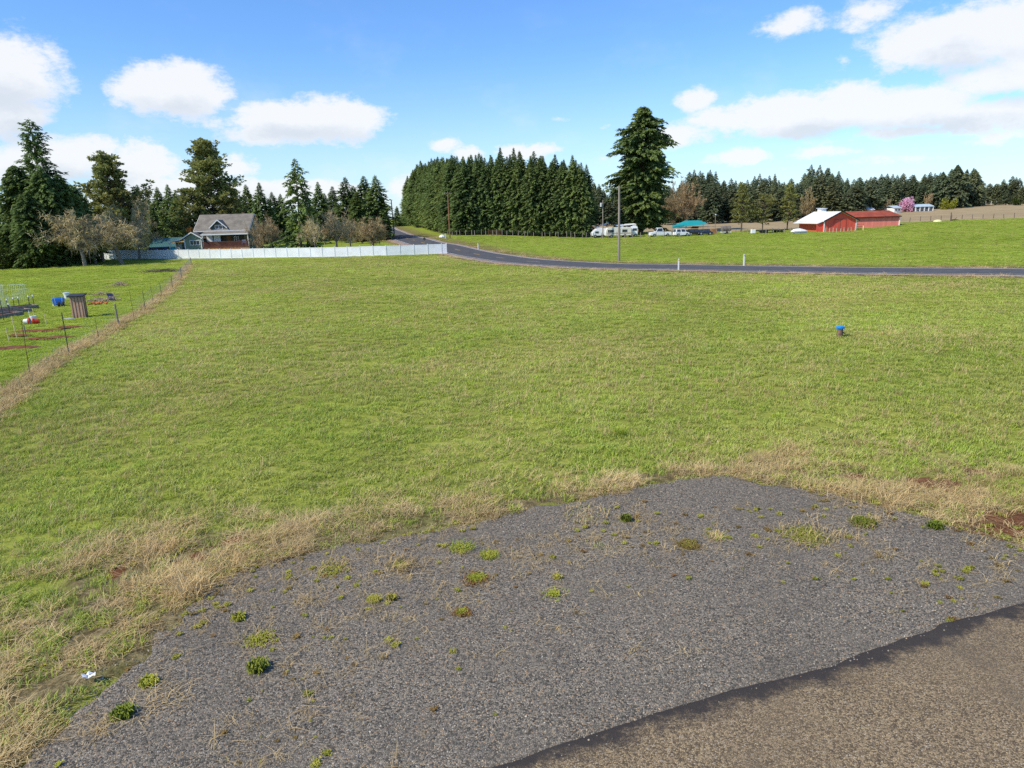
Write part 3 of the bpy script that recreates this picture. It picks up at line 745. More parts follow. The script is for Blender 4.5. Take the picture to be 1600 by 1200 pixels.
gw = [proto_mesh('gravel_weed', [rosette(400 + k, 60, .09, .03, .010)], [m_weed]) for k in range(2)]
gw += [proto_mesh('gravel_red_weed', [rosette(410 + k, 50, .09, .03, .009)], [m_redweed]) for k in range(2)]
gw += [proto_mesh('gravel_straw', [blade_tuft(420 + k, 16, .12, .02, .12, .007, 2.2, .8, .3)], [m_straw]) for k in range(3)]
x, y = sample(6, 19, 30, -.80, .80); pad_ = inpoly(x, y, PADPOLY); ln = inpoly(x, y, LANEPOLY); ed = polydist(x, y, EDGE)
k = pad_ & ~ln & (rg.random(len(x)) < (sstep(5.5, .3, ed) * .85 + .015) * sstep(.42, .6, fbm(x, y, 1.6, 3, 51))); x, y = x[k], y[k]; n = len(x)
u = rg.random(n); i = np.where(u < .24, rg.integers(0, 2, n), np.where(u < .36, 2 + rg.integers(0, 2, n), 4 + rg.integers(0, 3, n)))
s = rg.uniform(.3, 1.15, n) ** 1.3
scatter('gravel_weeds', gw, np.stack([x, y, np.full(n, .01)], 1), i, wrot(n, .1), np.stack([s, s, s], 1), 'tiny weeds and straw scattered over the gravel apron')

# ------------------------------------------------------------------ weed clumps one can point at
def weed(px, py, wpx, label, recipe, cat='weed clump', name='weed_clump', group='weed clumps on the gravel'):
    p = gp(px, py); dist = math.hypot(p.y, CAMH); rad = wpx / F * dist / 2 * 1.05
    V, Fq, A, mi, mats = [], [], [], [], []
    for k, (kind, mt, n, hh, spread) in enumerate(recipe):
        sd_ = int(px * 7 + py * 3 + k)
        if kind == 'b': v, f, a = blade_tuft(sd_, n, rad * spread, .3 * hh, hh, .011, .9, .4)
        elif kind == 'm': v, f, a = blade_tuft(sd_, n, rad * spread, .05, hh, .009, 2.6, .8, .3)
        else: v, f, a = rosette(sd_, int(n * 6), rad * spread * .95, hh, .010)
        b = len(V); V += v; Fq += [tuple(i + b for i in q) for q in f]; A += a; mi += [k] * len(f); mats.append(mt)
    o = mesh_np(name, V, Fq, mats, attrs={'tint': A}, midx=mi)
    o.location = (p.x, p.y, p.z if not inpoly(p.x, p.y, PADPOLY) else .0)
    return tag(o, label, cat, group, 'thing')
G_, S_, Wd, Rw = m_blade, m_straw, m_weed, m_redweed
weed(627, 893, 62, 'pale bushy tuft of dry grass with a green heart, largest on the left gravel', [('b', S_, 150, .26, .8), ('r', Wd, 40, .05, .5)])
weed(722, 866, 50, 'bright yellow green grass clump with spiky blades near the middle of the gravel edge', [('b', m_lushb, 130, .15, .7), ('r', Wd, 30, .05, .9)])
weed(764, 877, 44, 'yellow green clump just right of the spiky bright grass clump', [('b', m_lushb, 80, .10, .8), ('r', Wd, 50, .05, .8)])
weed(745, 913, 56, 'flat green weed with a reddish rim and straw on its left', [('r', Wd, 80, .05, .6), ('r', Rw, 60, .03, 1), ('m', S_, 30, .06, 1)])
weed(871, 912, 22, 'small pale tuft of straw with a green foot, alone on mid gravel', [('b', S_, 40, .16, .5), ('r', Wd, 30, .06, .9)])
weed(866, 939, 50, 'yellowish moss-like weed spread wide below the small pale tuft', [('b', m_lushb, 60, .07, .9), ('r', Wd, 40, .05, .5), ('m', S_, 30, .05, 1)])
weed(722, 968, 38, 'low brown and green weed patch, lowest in the middle of the gravel', [('r', Rw, 50, .04, 1), ('r', Wd, 40, .05, .6)])
weed(918, 812, 86, 'broad pale dry grass clump at the upper gravel edge', [('b', S_, 220, .17, .9), ('b', m_lushb, 70, .14, .8)])
weed(978, 822, 26, 'dense dark green weed right of the broad pale clump', [('r', m_weedd, 90, .12, .8)])
weed(937, 862, 92, 'matted brown straw patch lying below the broad pale clump', [('m', S_, 130, .07, 1), ('b', m_lushb, 20, .09, .2)])
weed(1119, 849, 34, 'upright pale yellow grass tuft beside red weeds', [('b', S_, 90, .20, .7), ('b', m_lushb, 50, .15, .8)])
weed(1075, 861, 50, 'low dark red weed left of the upright pale yellow tuft', [('r', Rw, 70, .05, 1), ('r', Wd, 30, .05, .6)])
weed(1258, 846, 105, 'sprawling grey dry weed with wiry stalks and green base', [('b', S_, 150, .24, .85), ('m', S_, 120, .08, 1), ('r', Wd, 60, .05, .9)])
weed(1348, 826, 60, 'brown seed-headed weed with dark green leaves on the right gravel', [('r', m_weedd, 90, .09, .8), ('b', S_, 90, .18, .7), ('r', Rw, 40, .07, .8)])
weed(1460, 830, 32, 'small compact green weed by the right gravel bank', [('r', m_weedd, 100, .10, .9)])
weed(405, 1057, 42, 'round dark green weed casting a shadow on open gravel, far left of the lane', [('r', m_weedd, 150, .12, .85)])
weed(234, 1080, 34, 'green leafy weed beside wiry straw near the white litter', [('r', Wd, 90, .09, .9), ('m', S_, 30, .08, 1.2)])
weed(194, 1130, 42, 'dark green weed nearest the lower left corner of the gravel', [('r', m_weedd, 110, .10, .9), ('b', m_lushb, 30, .08, .9)])
weed(374, 977, 28, 'green weed with yellow tips close to the left straw bank', [('r', Wd, 70, .08, .9)])
weed(585, 948, 38, 'narrow strip of green weed left of a small reddish one', [('r', Wd, 70, .06, .7), ('b', m_lushb, 20, .08, .6)])
weed(613, 946, 22, 'small green weed with a reddish edge beside the narrow green strip', [('r', Wd, 40, .07, .8), ('r', Rw, 24, .05, 1)])
weed(599, 1040, 18, 'tiny bleached straw tuft alone on the lower gravel', [('b', S_, 36, .12, .6)])
weed(408, 1010, 66, 'brown wiry weed with scattered green shoots on the left gravel', [('m', S_, 70, .10, 1), ('r', Wd, 34, .05, .9), ('b', S_, 20, .22, .5)])
weed(250, 1105, 90, 'tangle of bleached wiry stems lying on the lower left gravel', [('m', S_, 90, .09, 1), ('b', S_, 14, .3, .6)])
weed(300, 930, 70, 'tall bleached straw clump leaning at the left gravel edge', [('b', S_, 240, .50, .7)], group='straw clumps on the gravel edge')
weed(520, 900, 60, 'grey brown sprawling weed close to the gravel edge, left of the pale bushy tuft', [('b', S_, 70, .2, .8), ('m', S_, 60, .07, 1), ('r', Wd, 34, .05, 1)])
weed(968, 680, 34, 'taller dark green grass tuft standing out in the open field', [('b', m_lushb, 160, .34, .6), ('b', Wd, 90, .3, .6)], 'grass tuft', 'grass_tuft', None)
# scrap of white litter in the straw
mb = MB(); p = gp(141, 1069)
for k in range(5):
    a = k * 1.25; mb.slab((0, 0, .05 + .03 * math.sin(k * 2.1)), (.16 * math.cos(a), .11 * math.sin(a), .06), (.17 * math.cos(a + .7), .12 * math.sin(a + .7), .10), (.12 * math.cos(a + 1.25), .1 * math.sin(a + 1.25), .045), .004)
o = mb.build('litter', M('crumpled white paper', (.72, .73, .76), .08, 6)); o.location = (p.x, p.y, p.z + .10); o.scale = (.62, .62, .7)
tag(o, 'crumpled white paper litter caught in the dry grass by the gravel', 'litter', None, 'thing')
# ------------------------------------------------------------------ trees
m_bark = M('grey brown bark', (.115, .085, .062), .35, 3, .95, bump=.5)
m_barkg = M('pale lichen bark', (.21, .185, .15), .3, 4, .95, bump=.4)
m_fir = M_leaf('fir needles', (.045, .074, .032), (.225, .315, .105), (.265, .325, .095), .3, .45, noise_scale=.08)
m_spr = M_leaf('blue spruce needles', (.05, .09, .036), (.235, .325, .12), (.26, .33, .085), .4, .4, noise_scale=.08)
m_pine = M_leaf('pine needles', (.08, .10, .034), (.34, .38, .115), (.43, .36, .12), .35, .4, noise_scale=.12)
m_gold = M_leaf('yellow green pine needles', (.10, .10, .03), (.38, .37, .11), (.33, .34, .10), .3, .4, noise_scale=.15)
m_far = M_leaf('distant fir needles', (.062, .092, .060), (.22, .285, .150), (.28, .285, .135), .3, .5, noise_scale=.03)
m_twig = M_leaf('lichen grey twigs', (.34, .25, .15), (.74, .58, .36), (.58, .50, .23), .1, .4, noise_scale=.4)
m_twigb = M_leaf('brown twigs', (.22, .15, .09), (.56, .41, .25), (.48, .38, .18), .1, .5, noise_scale=.4)
m_orange = M_leaf('coppery twigs', (.20, .13, .065), (.50, .35, .20), (.46, .37, .19), .15, .4, noise_scale=.3)
m_blos = M_leaf('pink blossom', (.48, .17, .28), (.84, .46, .60), (.88, .62, .72), .3, .4, noise_scale=.5)
m_yel2 = M_leaf('yellow flowering leaves', (.16, .16, .02), (.46, .44, .04), (.36, .40, .06), .25, .4, noise_scale=.5)
m_bush = M_leaf('evergreen bush leaves', (.014, .026, .008), (.07, .11, .022), (.11, .13, .03), .2, .4, noise_scale=.3)

class Fol:
    """collects foliage quads"""
    def __init__(s): s.V = []; s.A = []
    def quad(s, a, b, c, d, t0, t1):
        s.V += [a, b, c, d]; s.A += [t0, t1, t1 * .9, t1]
    def build(s, name, mat, parent):
        n = len(s.V) // 4
        return mesh_np(name, s.V, np.arange(n * 4).reshape(n, 4), mat, parent, attrs={'tint': s.A})

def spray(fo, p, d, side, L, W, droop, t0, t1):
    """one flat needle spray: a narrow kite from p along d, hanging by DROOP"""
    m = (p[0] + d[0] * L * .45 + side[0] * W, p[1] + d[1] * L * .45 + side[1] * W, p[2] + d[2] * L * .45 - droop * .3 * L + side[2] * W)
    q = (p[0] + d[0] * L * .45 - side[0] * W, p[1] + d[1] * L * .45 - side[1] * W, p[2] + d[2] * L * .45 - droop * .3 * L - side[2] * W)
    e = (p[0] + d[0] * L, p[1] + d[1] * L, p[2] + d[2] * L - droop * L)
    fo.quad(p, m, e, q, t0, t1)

def conifer(seed, H, Rm, base, prof, nb, droop=.30, lift=.25, sp=.55, per=1.0, gap=0.0, hang=.45, trunk_r=None, mat=None, tops=1, irregular=.2, wid=.30):
    """returns (trunk MB, foliage): whorled boughs that droop and turn up, each carrying needle sprays"""
    r = np.random.default_rng(seed); fo = Fol(); mb = MB(); ph = r.random(6) * 6.28
    tr = trunk_r or H * .013
    lean = r.normal(0, .008, 2)
    cen = lambda z: (lean[0] * z + .1 * math.sin(z * .3 + ph[0]), lean[1] * z)
    zs = [0, H * .3, H * .65, H * .98]
    for i in range(3): mb.tube((*cen(zs[i]), zs[i] - (.3 if i == 0 else 0)), (*cen(zs[i + 1]), zs[i + 1]), tr * (1 - .32 * i) + .02, tr * (1 - .32 * (i + 1)) + .02, 7)
    az = r.random() * 6.28
    for i in range(nb):
        u = (i + r.random()) / nb; z = base + (H - base) * (1 - (1 - u) ** 1.12 if u < 1 else u); z = min(z, H * .992)
        az += 2.39996 + r.normal(0, .35)
        lump = 1 + irregular * (math.sin(az * 2 + z * .55 + ph[1]) * .6 + math.sin(az * 3 - z * 1.1 + ph[2]) * .5)
        rr = Rm * prof(u) * lump * r.uniform(.72, 1.12)
        if gap and r.random() < gap: continue
        if rr < .16: rr = .16
        ca, sa = math.cos(az), math.sin(az); cx, cy = cen(z)
        ns = max(3, int(per * (3 + rr * 3.2)))
        dr = droop * r.uniform(.6, 1.4); lf = lift * (.4 + 1.1 * u)
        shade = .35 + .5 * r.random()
        if rr > Rm * .45 and r.random() < .6: mb.tube((cx, cy, z), (cx + ca * rr * .8, cy + sa * rr * .8, z + lf * rr * .8 - dr * rr * .64), .035 + .008 * rr, .015, 4, False)
        for k in range(ns):
            s = (.22 + .78 * ((k + r.random()) / ns)); rad = rr * s; zz = z + lf * rad - dr * rr * s * s + r.normal(0, .06)
            p = (cx + ca * rad, cy + sa * rad, zz)
            sg = 1 if (k % 2) else -1; an = az + sg * r.uniform(.35, 1.15) * (1.1 - .65 * s)
            L = sp * r.uniform(.75, 1.35) * (.28 + .72 * min(1, rr / 1.5)) * (1.15 - .35 * s) + .12 * rr * (1 - s)
            d = (math.cos(an), math.sin(an), r.normal(.02, .18)); th = r.normal(0, .5)
            side = (-math.sin(an) * math.cos(th), math.cos(an) * math.cos(th), math.sin(th))
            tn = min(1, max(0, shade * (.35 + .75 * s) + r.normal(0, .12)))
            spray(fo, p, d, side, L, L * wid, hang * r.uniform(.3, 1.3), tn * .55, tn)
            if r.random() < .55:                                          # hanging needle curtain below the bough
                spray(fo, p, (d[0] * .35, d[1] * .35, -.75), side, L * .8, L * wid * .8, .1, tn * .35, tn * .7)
    for k in range(7):                                                      # leader
        z = H * (1 - .012 * k); a = r.random() * 6.28; cx, cy = cen(z); d = (math.cos(a) * .5, math.sin(a) * .5, .8)
        spray(fo, (cx, cy, z), d, (-math.sin(a), math.cos(a), 0), .30 + .02 * k, .07, -.1, .5, .8)
    return mb, fo

def pinecrown(seed, H, Rm, base, prof, nb, clump=.8, ncl=3, per=13, mat=None, trunk_r=None, irregular=.35):
    """rounder pine: limbs ending in needle clumps"""
    r = np.random.default_rng(seed); fo = Fol(); mb = MB(); ph = r.random(6) * 6.28; tr = trunk_r or H * .016
    cen = lambda z: (.25 * math.sin(z * .16 + ph[0]), .2 * math.sin(z * .2 + ph[3]))
    n = 6
    for i in range(n): mb.tube((*cen(H * i / n), H * i / n - (.3 if i == 0 else 0)), (*cen(H * (i + 1) / n), H * (i + 1) / n * .985), tr * (1 - i / n * .85) + .02, tr * (1 - (i + 1) / n * .85) + .02, 7)
    az = r.random() * 6.28
    for i in range(nb):
        u = (i + r.random()) / nb; z = base + (H - base) * u; az += 2.39996 + r.normal(0, .4)
        lump = 1 + irregular * (math.sin(az * 2 + z * .5 + ph[1]) * .6 + math.sin(az * 3 - z * .9 + ph[2]) * .5)
        rr = max(.3, Rm * prof(u) * lump * r.uniform(.6, 1.1)); ca, sa = math.cos(az), math.sin(az); cx, cy = cen(z)
        up = r.uniform(-.10, .35) + .25 * u
        tip = (cx + ca * rr, cy + sa * rr, z + up * rr); mb.tube((cx, cy, z - .1 * rr), tip, .04 + .014 * rr, .02, 4, False)
        for k in range(ncl + int(rr * .5)):
            s = .35 + .65 * (k + r.random()) / (ncl + int(rr * .5)); c = (cx + ca * rr * s + r.normal(0, .25) * clump, cy + sa * rr * s + r.normal(0, .25) * clump, z + up * rr * s + r.normal(0, .18) * clump)
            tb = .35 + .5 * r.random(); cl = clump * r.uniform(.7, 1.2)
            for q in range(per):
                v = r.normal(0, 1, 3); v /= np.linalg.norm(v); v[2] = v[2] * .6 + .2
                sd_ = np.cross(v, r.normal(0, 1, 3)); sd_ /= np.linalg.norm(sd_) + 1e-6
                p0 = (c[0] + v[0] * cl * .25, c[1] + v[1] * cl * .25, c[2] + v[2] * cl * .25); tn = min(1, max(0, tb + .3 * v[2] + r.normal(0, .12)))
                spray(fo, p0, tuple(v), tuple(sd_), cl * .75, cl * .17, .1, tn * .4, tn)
    return mb, fo

def baretree(seed, H, spread, trunk_h, weep=.5, n_limb=6, twigs=2600, tw=.030, lean=(0, 0), trunk_r=.2, dens=1.0):
    """leafless fruit tree: forked limbs and a haze of thin twigs; returns trunk MB and twig foliage"""
    r = np.random.default_rng(seed); mb = MB(); fo = Fol(); ends = []
    top = Vector((lean[0] * trunk_h, lean[1] * trunk_h, trunk_h)); mb.path([(0, 0, -.3), tuple(top * .55 + Vector((r.normal(0, .06), r.normal(0, .06), 0))), tuple(top)], [trunk_r * 1.15, trunk_r, trunk_r * .9], 8)
    def grow(p, d, L, rad, lvl):
        k = 3; pts = [p]; dd = d.copy()
        for i in range(k):
            dd = (dd + Vector(r.normal(0, .22, 3)) + Vector((0, 0, .10 - .20 * weep * (lvl > 0)))).normalized(); pts.append(pts[-1] + dd * L / k)
        for i in range(k): mb.tube(pts[i], pts[i + 1], rad * (1 - .5 * i / k), rad * (1 - .5 * (i + 1) / k), 5 if lvl < 2 else 3, False)
        if lvl >= 3 or L < .35: ends.extend(pts[1:]); return
        for i in range(int(r.integers(2, 4)) + (lvl == 0)):
            q = pts[int(r.integers(1, k + 1))]; a = r.normal(0, .75, 3); nd = (dd + Vector(a)).normalized()
            if weep and lvl >= 1: nd = (nd + Vector((0, 0, -.3 * weep))).normalized()
            grow(q, nd, L * r.uniform(.55, .85), rad * .5, lvl + 1)
        ends.extend(pts[2:])
    for i in range(n_limb):
        a = 2 * PI * (i + r.random() * .7) / n_limb; d = Vector((math.cos(a) * spread / H, math.sin(a) * spread / H, r.uniform(.55, 1.1))).normalized()
        grow(top - Vector((0, 0, r.random() * .15 * trunk_h)), d, (H - trunk_h) * r.uniform(.5, .75), trunk_r * .55, 0)
    E = [e for e in ends if e.z > trunk_h * .85]
    for i in range(int(twigs * dens)):
        e = E[int(r.integers(0, len(E)))]; out = Vector((e.x, e.y, 0)); out = out.normalized() if out.length > .05 else Vector((1, 0, 0))
        d = (out * r.uniform(0, .9) + Vector(r.normal(0, .6, 3)) + Vector((0, 0, .35 * (1 - weep)))).normalized(); L = r.uniform(.35, 1.05)
        p0 = e + Vector(r.normal(0, .12, 3)); p1 = p0 + d * L * .5; d2 = (d + Vector((0, 0, -1.0 * weep))).normalized(); p2 = p1 + d2 * L * .6
        sd_ = d.cross(Vector(r.normal(0, 1, 3))).normalized() * tw * r.uniform(.6, 1.3); t1 = r.uniform(.2, 1)
        fo.quad(tuple(p0 - sd_), tuple(p0 + sd_), tuple(p1 + sd_ * .8), tuple(p1 - sd_ * .8), t1 * .8, t1); fo.quad(tuple(p1 - sd_ * .8), tuple(p1 + sd_ * .8), tuple(p2 + sd_ * .3), tuple(p2 - sd_ * .3), t1, t1)
    return mb, fo

def leafbush(seed, H, Rm, n, leaf=.3, base=.1):
    """dense bush or blossom crown on short stems: clumped leaf faces through an uneven volume"""
    r = np.random.default_rng(seed); mb = MB(); fo = Fol()
    cl = []
    for i in range(max(8, int(n / 60))):
        a = r.random() * 6.28; q = math.sqrt(r.random()) * Rm * .8; z = base * H + (1 - base) * H * r.uniform(.05, .9) * (1 - .35 * (q / Rm) ** 2)
        c = Vector((q * math.cos(a), q * math.sin(a), z)); cl.append((c, r.uniform(.25, .5) * Rm, .3 + .5 * r.random())); mb.tube((c.x * .15, c.y * .15, -.1), tuple(c), .05 + .01 * Rm, .02, 4, False)
    for i in range(n):
        c, cr_, tb = cl[int(r.integers(0, len(cl)))]; v = Vector(r.normal(0, 1, 3)).normalized(); p = c + v * cr_ * r.uniform(.4, 1) ; p.z = max(.05, p.z)
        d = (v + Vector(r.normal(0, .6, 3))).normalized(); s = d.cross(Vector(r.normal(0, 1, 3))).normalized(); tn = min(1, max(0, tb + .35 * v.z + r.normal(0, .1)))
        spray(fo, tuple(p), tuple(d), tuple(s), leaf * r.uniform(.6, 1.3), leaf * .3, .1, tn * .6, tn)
    return mb, fo

def make_tree(name, gen, mat, bark, label, cat, loc, rz=0, group=None, scale=1.0):
    mb, fo = gen; o = thing(name, label, cat, loc, rz, group, scale)
    mb.build('trunk', bark, o); fo.build('crown', mat, o); return o
def place(proto, name_label, loc, sc, rz, group, sxy=1.0):
    o = copy_tree(proto); o.location = loc; o.rotation_euler = (0, 0, rz); o.scale = (sc * sxy, sc * sxy, sc); o['label'] = name_label
    if group: o['group'] = group
    elif 'group' in o: del o['group']
    return o
def norm(gen, H, spread):
    """rescale a bare tree so its crown really is H high and SPREAD across"""
    mb, fo = gen; V = np.array(fo.V); rr = np.percentile(np.hypot(V[:, 0] - V[:, 0].mean(), V[:, 1] - V[:, 1].mean()), 96); zz = np.percentile(V[:, 2], 99)
    k = spread / 2 / rr; kz = H / zz; f = lambda v: (v[0] * k, v[1] * k, v[2] * kz if v[2] > 0 else v[2])
    mb.v = [f(v) for v in mb.v]; fo.V = [f(v) for v in fo.V]; return mb, fo
def fit(px, topy, d):
    """ground point and height of a tree at depth D whose tip shows at (px, topy)"""
    pb = px; H_ = 10
    for _ in range(5):
        p = at(pb, d)
        for _k in range(4):
            a = project((p.x, p.y, p.z + H_)); H_ += (a[1] - topy) * d / F
        pb += px - project((p.x, p.y, p.z + H_))[0]
    return at(pb, d), H_
def hpx(npx, depth): return npx * depth / F * 1.03

cone = lambda u: (1 - u) ** .8
fullc = lambda u: (min(1, (1 - u) * 1.75) ** .95 if u < .86 else (1 - u) * 1.67) * (.8 + .2 * min(1, u * 5))        # columnar, rounded towards the top
narrow = lambda u: (1 - u) ** .9 * (.55 + .45 * min(1, u * 4)) + .02
broad = lambda u: min(1, (1 - u) * 1.5) ** .75 * (.75 + .25 * min(1, u * 4))
oval = lambda u: max(.12, math.sin(PI * (0.16 + .80 * u)) ** .7)

# kinds kept for copying: every copy shares its leaves but has its own turn, size and colour drift
first = {}
def kind_of(key, loc, sc, rz, label, group, name='fir_tree', cat='fir tree', sxy=1.0):
    gen, mat, bark, H0 = KINDS_[key]
    if key not in first:
        o = make_tree(name, gen(), mat, bark, label, cat, loc, rz, group); first[key] = o; o.scale = (sc * sxy, sc * sxy, sc); return o
    return place(first[key], label, loc, sc, rz, group, sxy)
KINDS_ = {}
for k in range(5):
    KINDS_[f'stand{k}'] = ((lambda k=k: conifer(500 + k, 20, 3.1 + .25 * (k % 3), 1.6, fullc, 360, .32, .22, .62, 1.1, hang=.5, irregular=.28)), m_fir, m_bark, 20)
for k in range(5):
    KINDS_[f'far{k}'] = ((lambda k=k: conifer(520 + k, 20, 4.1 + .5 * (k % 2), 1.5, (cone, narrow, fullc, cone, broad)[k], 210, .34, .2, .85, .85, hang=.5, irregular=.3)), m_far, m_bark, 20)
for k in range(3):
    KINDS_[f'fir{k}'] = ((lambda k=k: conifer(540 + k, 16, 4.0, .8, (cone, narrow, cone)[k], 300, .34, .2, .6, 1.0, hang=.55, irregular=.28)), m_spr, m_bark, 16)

# ---- the dense stand beside the road
rt = np.random.default_rng(3)
A_ = at(716, 180); B_ = at(914, 169); C_ = at(641, 300)
def stand_label(px, row, side):
    if side == 'front':
        return ('light tipped fir at the right end of the dense stand' if px > 895 else 'fir at the near left corner of the dense stand beside the brown pole' if px < 726 else
                'dense green fir in the front row of the stand left of its middle' if px < 800 else 'dense green fir in the front row of the stand right of its middle' if px < 860 else 'dense dark fir in the front row towards the right end of the stand') if row == 0 else 'tall fir deep inside the dense stand showing only its tip'
    return 'fir in the sunlit row of the stand that lines the road' if row == 0 else 'tall fir deep inside the dense stand showing only its tip'
SG = 'firs in the dense stand'
fx = Vector((B_.x - A_.x, B_.y - A_.y)); nf = 13; sxd = Vector((C_.x - A_.x, C_.y - A_.y)); ns_ = 30
back = sxd.normalized()
cnt = 0
for row in range(4):
    for i in range(nf):
        b_ = A_.xy + fx * ((i + (row % 2) * .5) / (nf - 1)) + back * (row * 3.6) + Vector(rt.normal(0, .35, 2))
        loc = (b_.x, b_.y, Hs(b_.x, b_.y)); px = project(loc)[0]
        tall = 243 - 0.0 * px + (8 if 760 < px < 800 else 0)
        topy = float(np.interp(px, [640, 690, 720, 780, 830, 880, 915], [276, 261, 259, 253, 254, 258, 266])) + rt.normal(0, 4.5) - row * 1.5
        basey = project(loc)[1]; sc = hpx(basey - topy, loc[1]) / 20 * .97
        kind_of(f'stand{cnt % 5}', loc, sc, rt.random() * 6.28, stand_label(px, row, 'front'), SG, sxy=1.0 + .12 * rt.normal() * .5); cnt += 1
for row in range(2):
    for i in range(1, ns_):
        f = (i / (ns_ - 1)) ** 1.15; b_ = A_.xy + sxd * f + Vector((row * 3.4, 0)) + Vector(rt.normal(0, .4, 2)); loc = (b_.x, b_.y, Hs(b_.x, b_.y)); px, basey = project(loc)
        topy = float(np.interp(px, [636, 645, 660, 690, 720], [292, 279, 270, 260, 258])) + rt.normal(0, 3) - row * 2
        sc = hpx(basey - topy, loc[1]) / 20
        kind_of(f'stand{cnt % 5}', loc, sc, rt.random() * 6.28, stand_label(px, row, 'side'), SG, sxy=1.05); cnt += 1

# ---- the distant treeline on the right
PROF = ([905, 920, 945, 960, 1020, 1045, 1060, 1090, 1110, 1130, 1170, 1200, 1230, 1255, 1276, 1295, 1320, 1345, 1370, 1400, 1420, 1440, 1460, 1480, 1500, 1522, 1540, 1552, 1565, 1580, 1600, 1640],
        [292, 288, 293, 296, 300, 292, 292, 266, 270, 280, 282, 274, 284, 280, 262, 264, 280, 276, 279, 272, 280, 278, 274, 268, 262, 264, 288, 294, 284, 278, 283, 285])
def far_label(px):
    for lim, s in ((965, 'dark conifer in the strip of wood between the stand and the giant fir'), (1095, 'conifer in the far wood between the giant fir and the coppery bare tree'), (1180, 'conifer in the far wood above the parked cars and grey tank'),
                   (1245, 'conifer in the far wood behind the three yellow green pines'), (1335, 'conifer in the far wood behind the white roofed red barn'), (1405, 'conifer in the far wood behind the long red shed roof'),
                   (1470, 'conifer in the far wood behind the pink blossom tree and low house')):
        if px < lim: return s
    return 'conifer in the far wood along the tan stubble hill'
FG = 'conifers in the distant wood'
for row, (d0, gapx, lowr) in enumerate([(262, 12.5, 9), (292, 12.0, 3), (330, 11.5, -3), (372, 13, -5)]):
    px = 905 + row * 3
    while px < 1660:
        if 955 < px < 1040 and row == 0: px = 1040
        d = d0 + rt.normal(0, 6) + (58 if 1372 < px < 1545 and row == 0 else 28 if 1372 < px < 1545 and row == 1 else 0) + (48 if px > 1530 else 0)
        # valley row stays lower
        topy = float(np.interp(px, *PROF)) + lowr + abs(rt.normal(0, 6)) * (1.3 if rt.random() < .7 else -.4)
        p, H_ = fit(px, topy, d); key = f'far{int(rt.integers(0, 5))}'
        kind_of(key, tuple(p), H_ / 20, rt.random() * 6.28, far_label(px), FG, 'conifer_tree', 'conifer', sxy=max(.8, min(1.7, 20 / H_ * .9)) if H_ < 18 else 1.0)
        px += gapx * rt.uniform(.6, 1.35)
# ---- conifers behind the house and orchard on the left
for px, topy, d, label in [(200, 300, 205, 'small dark fir left of the pointed pair behind the orchard'), (213, 289, 200, 'narrow pointed fir standing clear behind the lichen grey orchard trees'), (228, 303, 215, 'low fir in the gap right of the narrow pointed fir'), (243, 292, 205, 'slim fir behind the green roofed shed'), (259, 288, 195, 'fir between the slim fir and the big round pine'), (272, 300, 190, 'short fir touching the left side of the big round pine'),
                           (150, 322, 175, 'dark fir filling the gap under the olive green pine'), (128, 318, 178, 'dark fir between the spruces and the olive green pine'), (172, 316, 180, 'dark fir right behind the middle of the bare orchard'), (236, 322, 190, 'low dark fir behind the left end of the green roofed shed'), (282, 318, 186, 'low dark fir behind the mossy end of the green roof'),
                           (366, 300, 195, 'short fir touching the right side of the big round pine'), (385, 288, 190, 'pointed fir behind the right end of the house roof'), (406, 285, 185, 'dark narrow fir between the house and the mossy spruce'), (424, 300, 200, 'short fir just left of the mossy spruce'), (438, 303, 205, 'fir half hidden behind the mossy spruce'),
                           (478, 300, 195, 'short fir just right of the mossy spruce'), (494, 284, 190, 'broad pointed fir right of the mossy spruce'), (508, 302, 210, 'low fir filling the gap behind the pale bare trees'), (519, 291, 200, 'slim fir right of the broad pointed fir'), (540, 277, 185, 'left tall fir of the group where the road disappears'), (553, 290, 195, 'shaded fir in the middle of the group where the road disappears'), (566, 275, 190, 'tall narrow fir in the group where the road disappears'), (584, 274, 180, 'right hand bushy fir of the group where the road disappears'), (596, 312, 185, 'low drooping fir at the edge of the road'),
                           (556, 300, 178, 'front fir of the group where the road disappears'), (620, 322, 330, 'far dark tree at the end of the road between the poles'), (630, 326, 350, 'far dark tree at the left foot of the dense stand')]:
    p, H_ = fit(px, topy, d)
    kind_of(f'fir{int(rt.integers(0, 3))}', tuple(p), H_ / 16, rt.random() * 6.28, label, 'firs behind the house and orchard', sxy=(1.5 if 530 < px < 600 else 1.2) if H_ > 12 else 1.35)

# ---- trees one knows by their shape
def single(name, cat, label, px, d, topy, gen, H0, mat, bark=m_bark, group=None, basepx=None):
    p, H_ = fit(px, topy, d)
    return make_tree(name, gen, mat, bark, label, cat, tuple(p), 0, group, H_ / H0)
tallp = lambda u: min(1, (1 - u) * 2.4) ** .66 * (.86 + .14 * min(1, u * 3)) * (1.0 if u > .05 else .8)
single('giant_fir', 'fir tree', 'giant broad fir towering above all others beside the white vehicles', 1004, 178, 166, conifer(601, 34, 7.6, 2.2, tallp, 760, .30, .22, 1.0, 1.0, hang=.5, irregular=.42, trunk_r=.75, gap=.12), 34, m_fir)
single('dark_spruce', 'spruce', 'open topped spruce with long upswept boughs at the far left', 44, 132, 186, conifer(602, 26, 6.4, 1.5, lambda u: (1 - u) ** .62 * (1 if u < .5 else .95), 330, .40, .42, .62, 1.25, hang=.42, irregular=.3, gap=.18, trunk_r=.32, wid=.24), 26, m_spr)
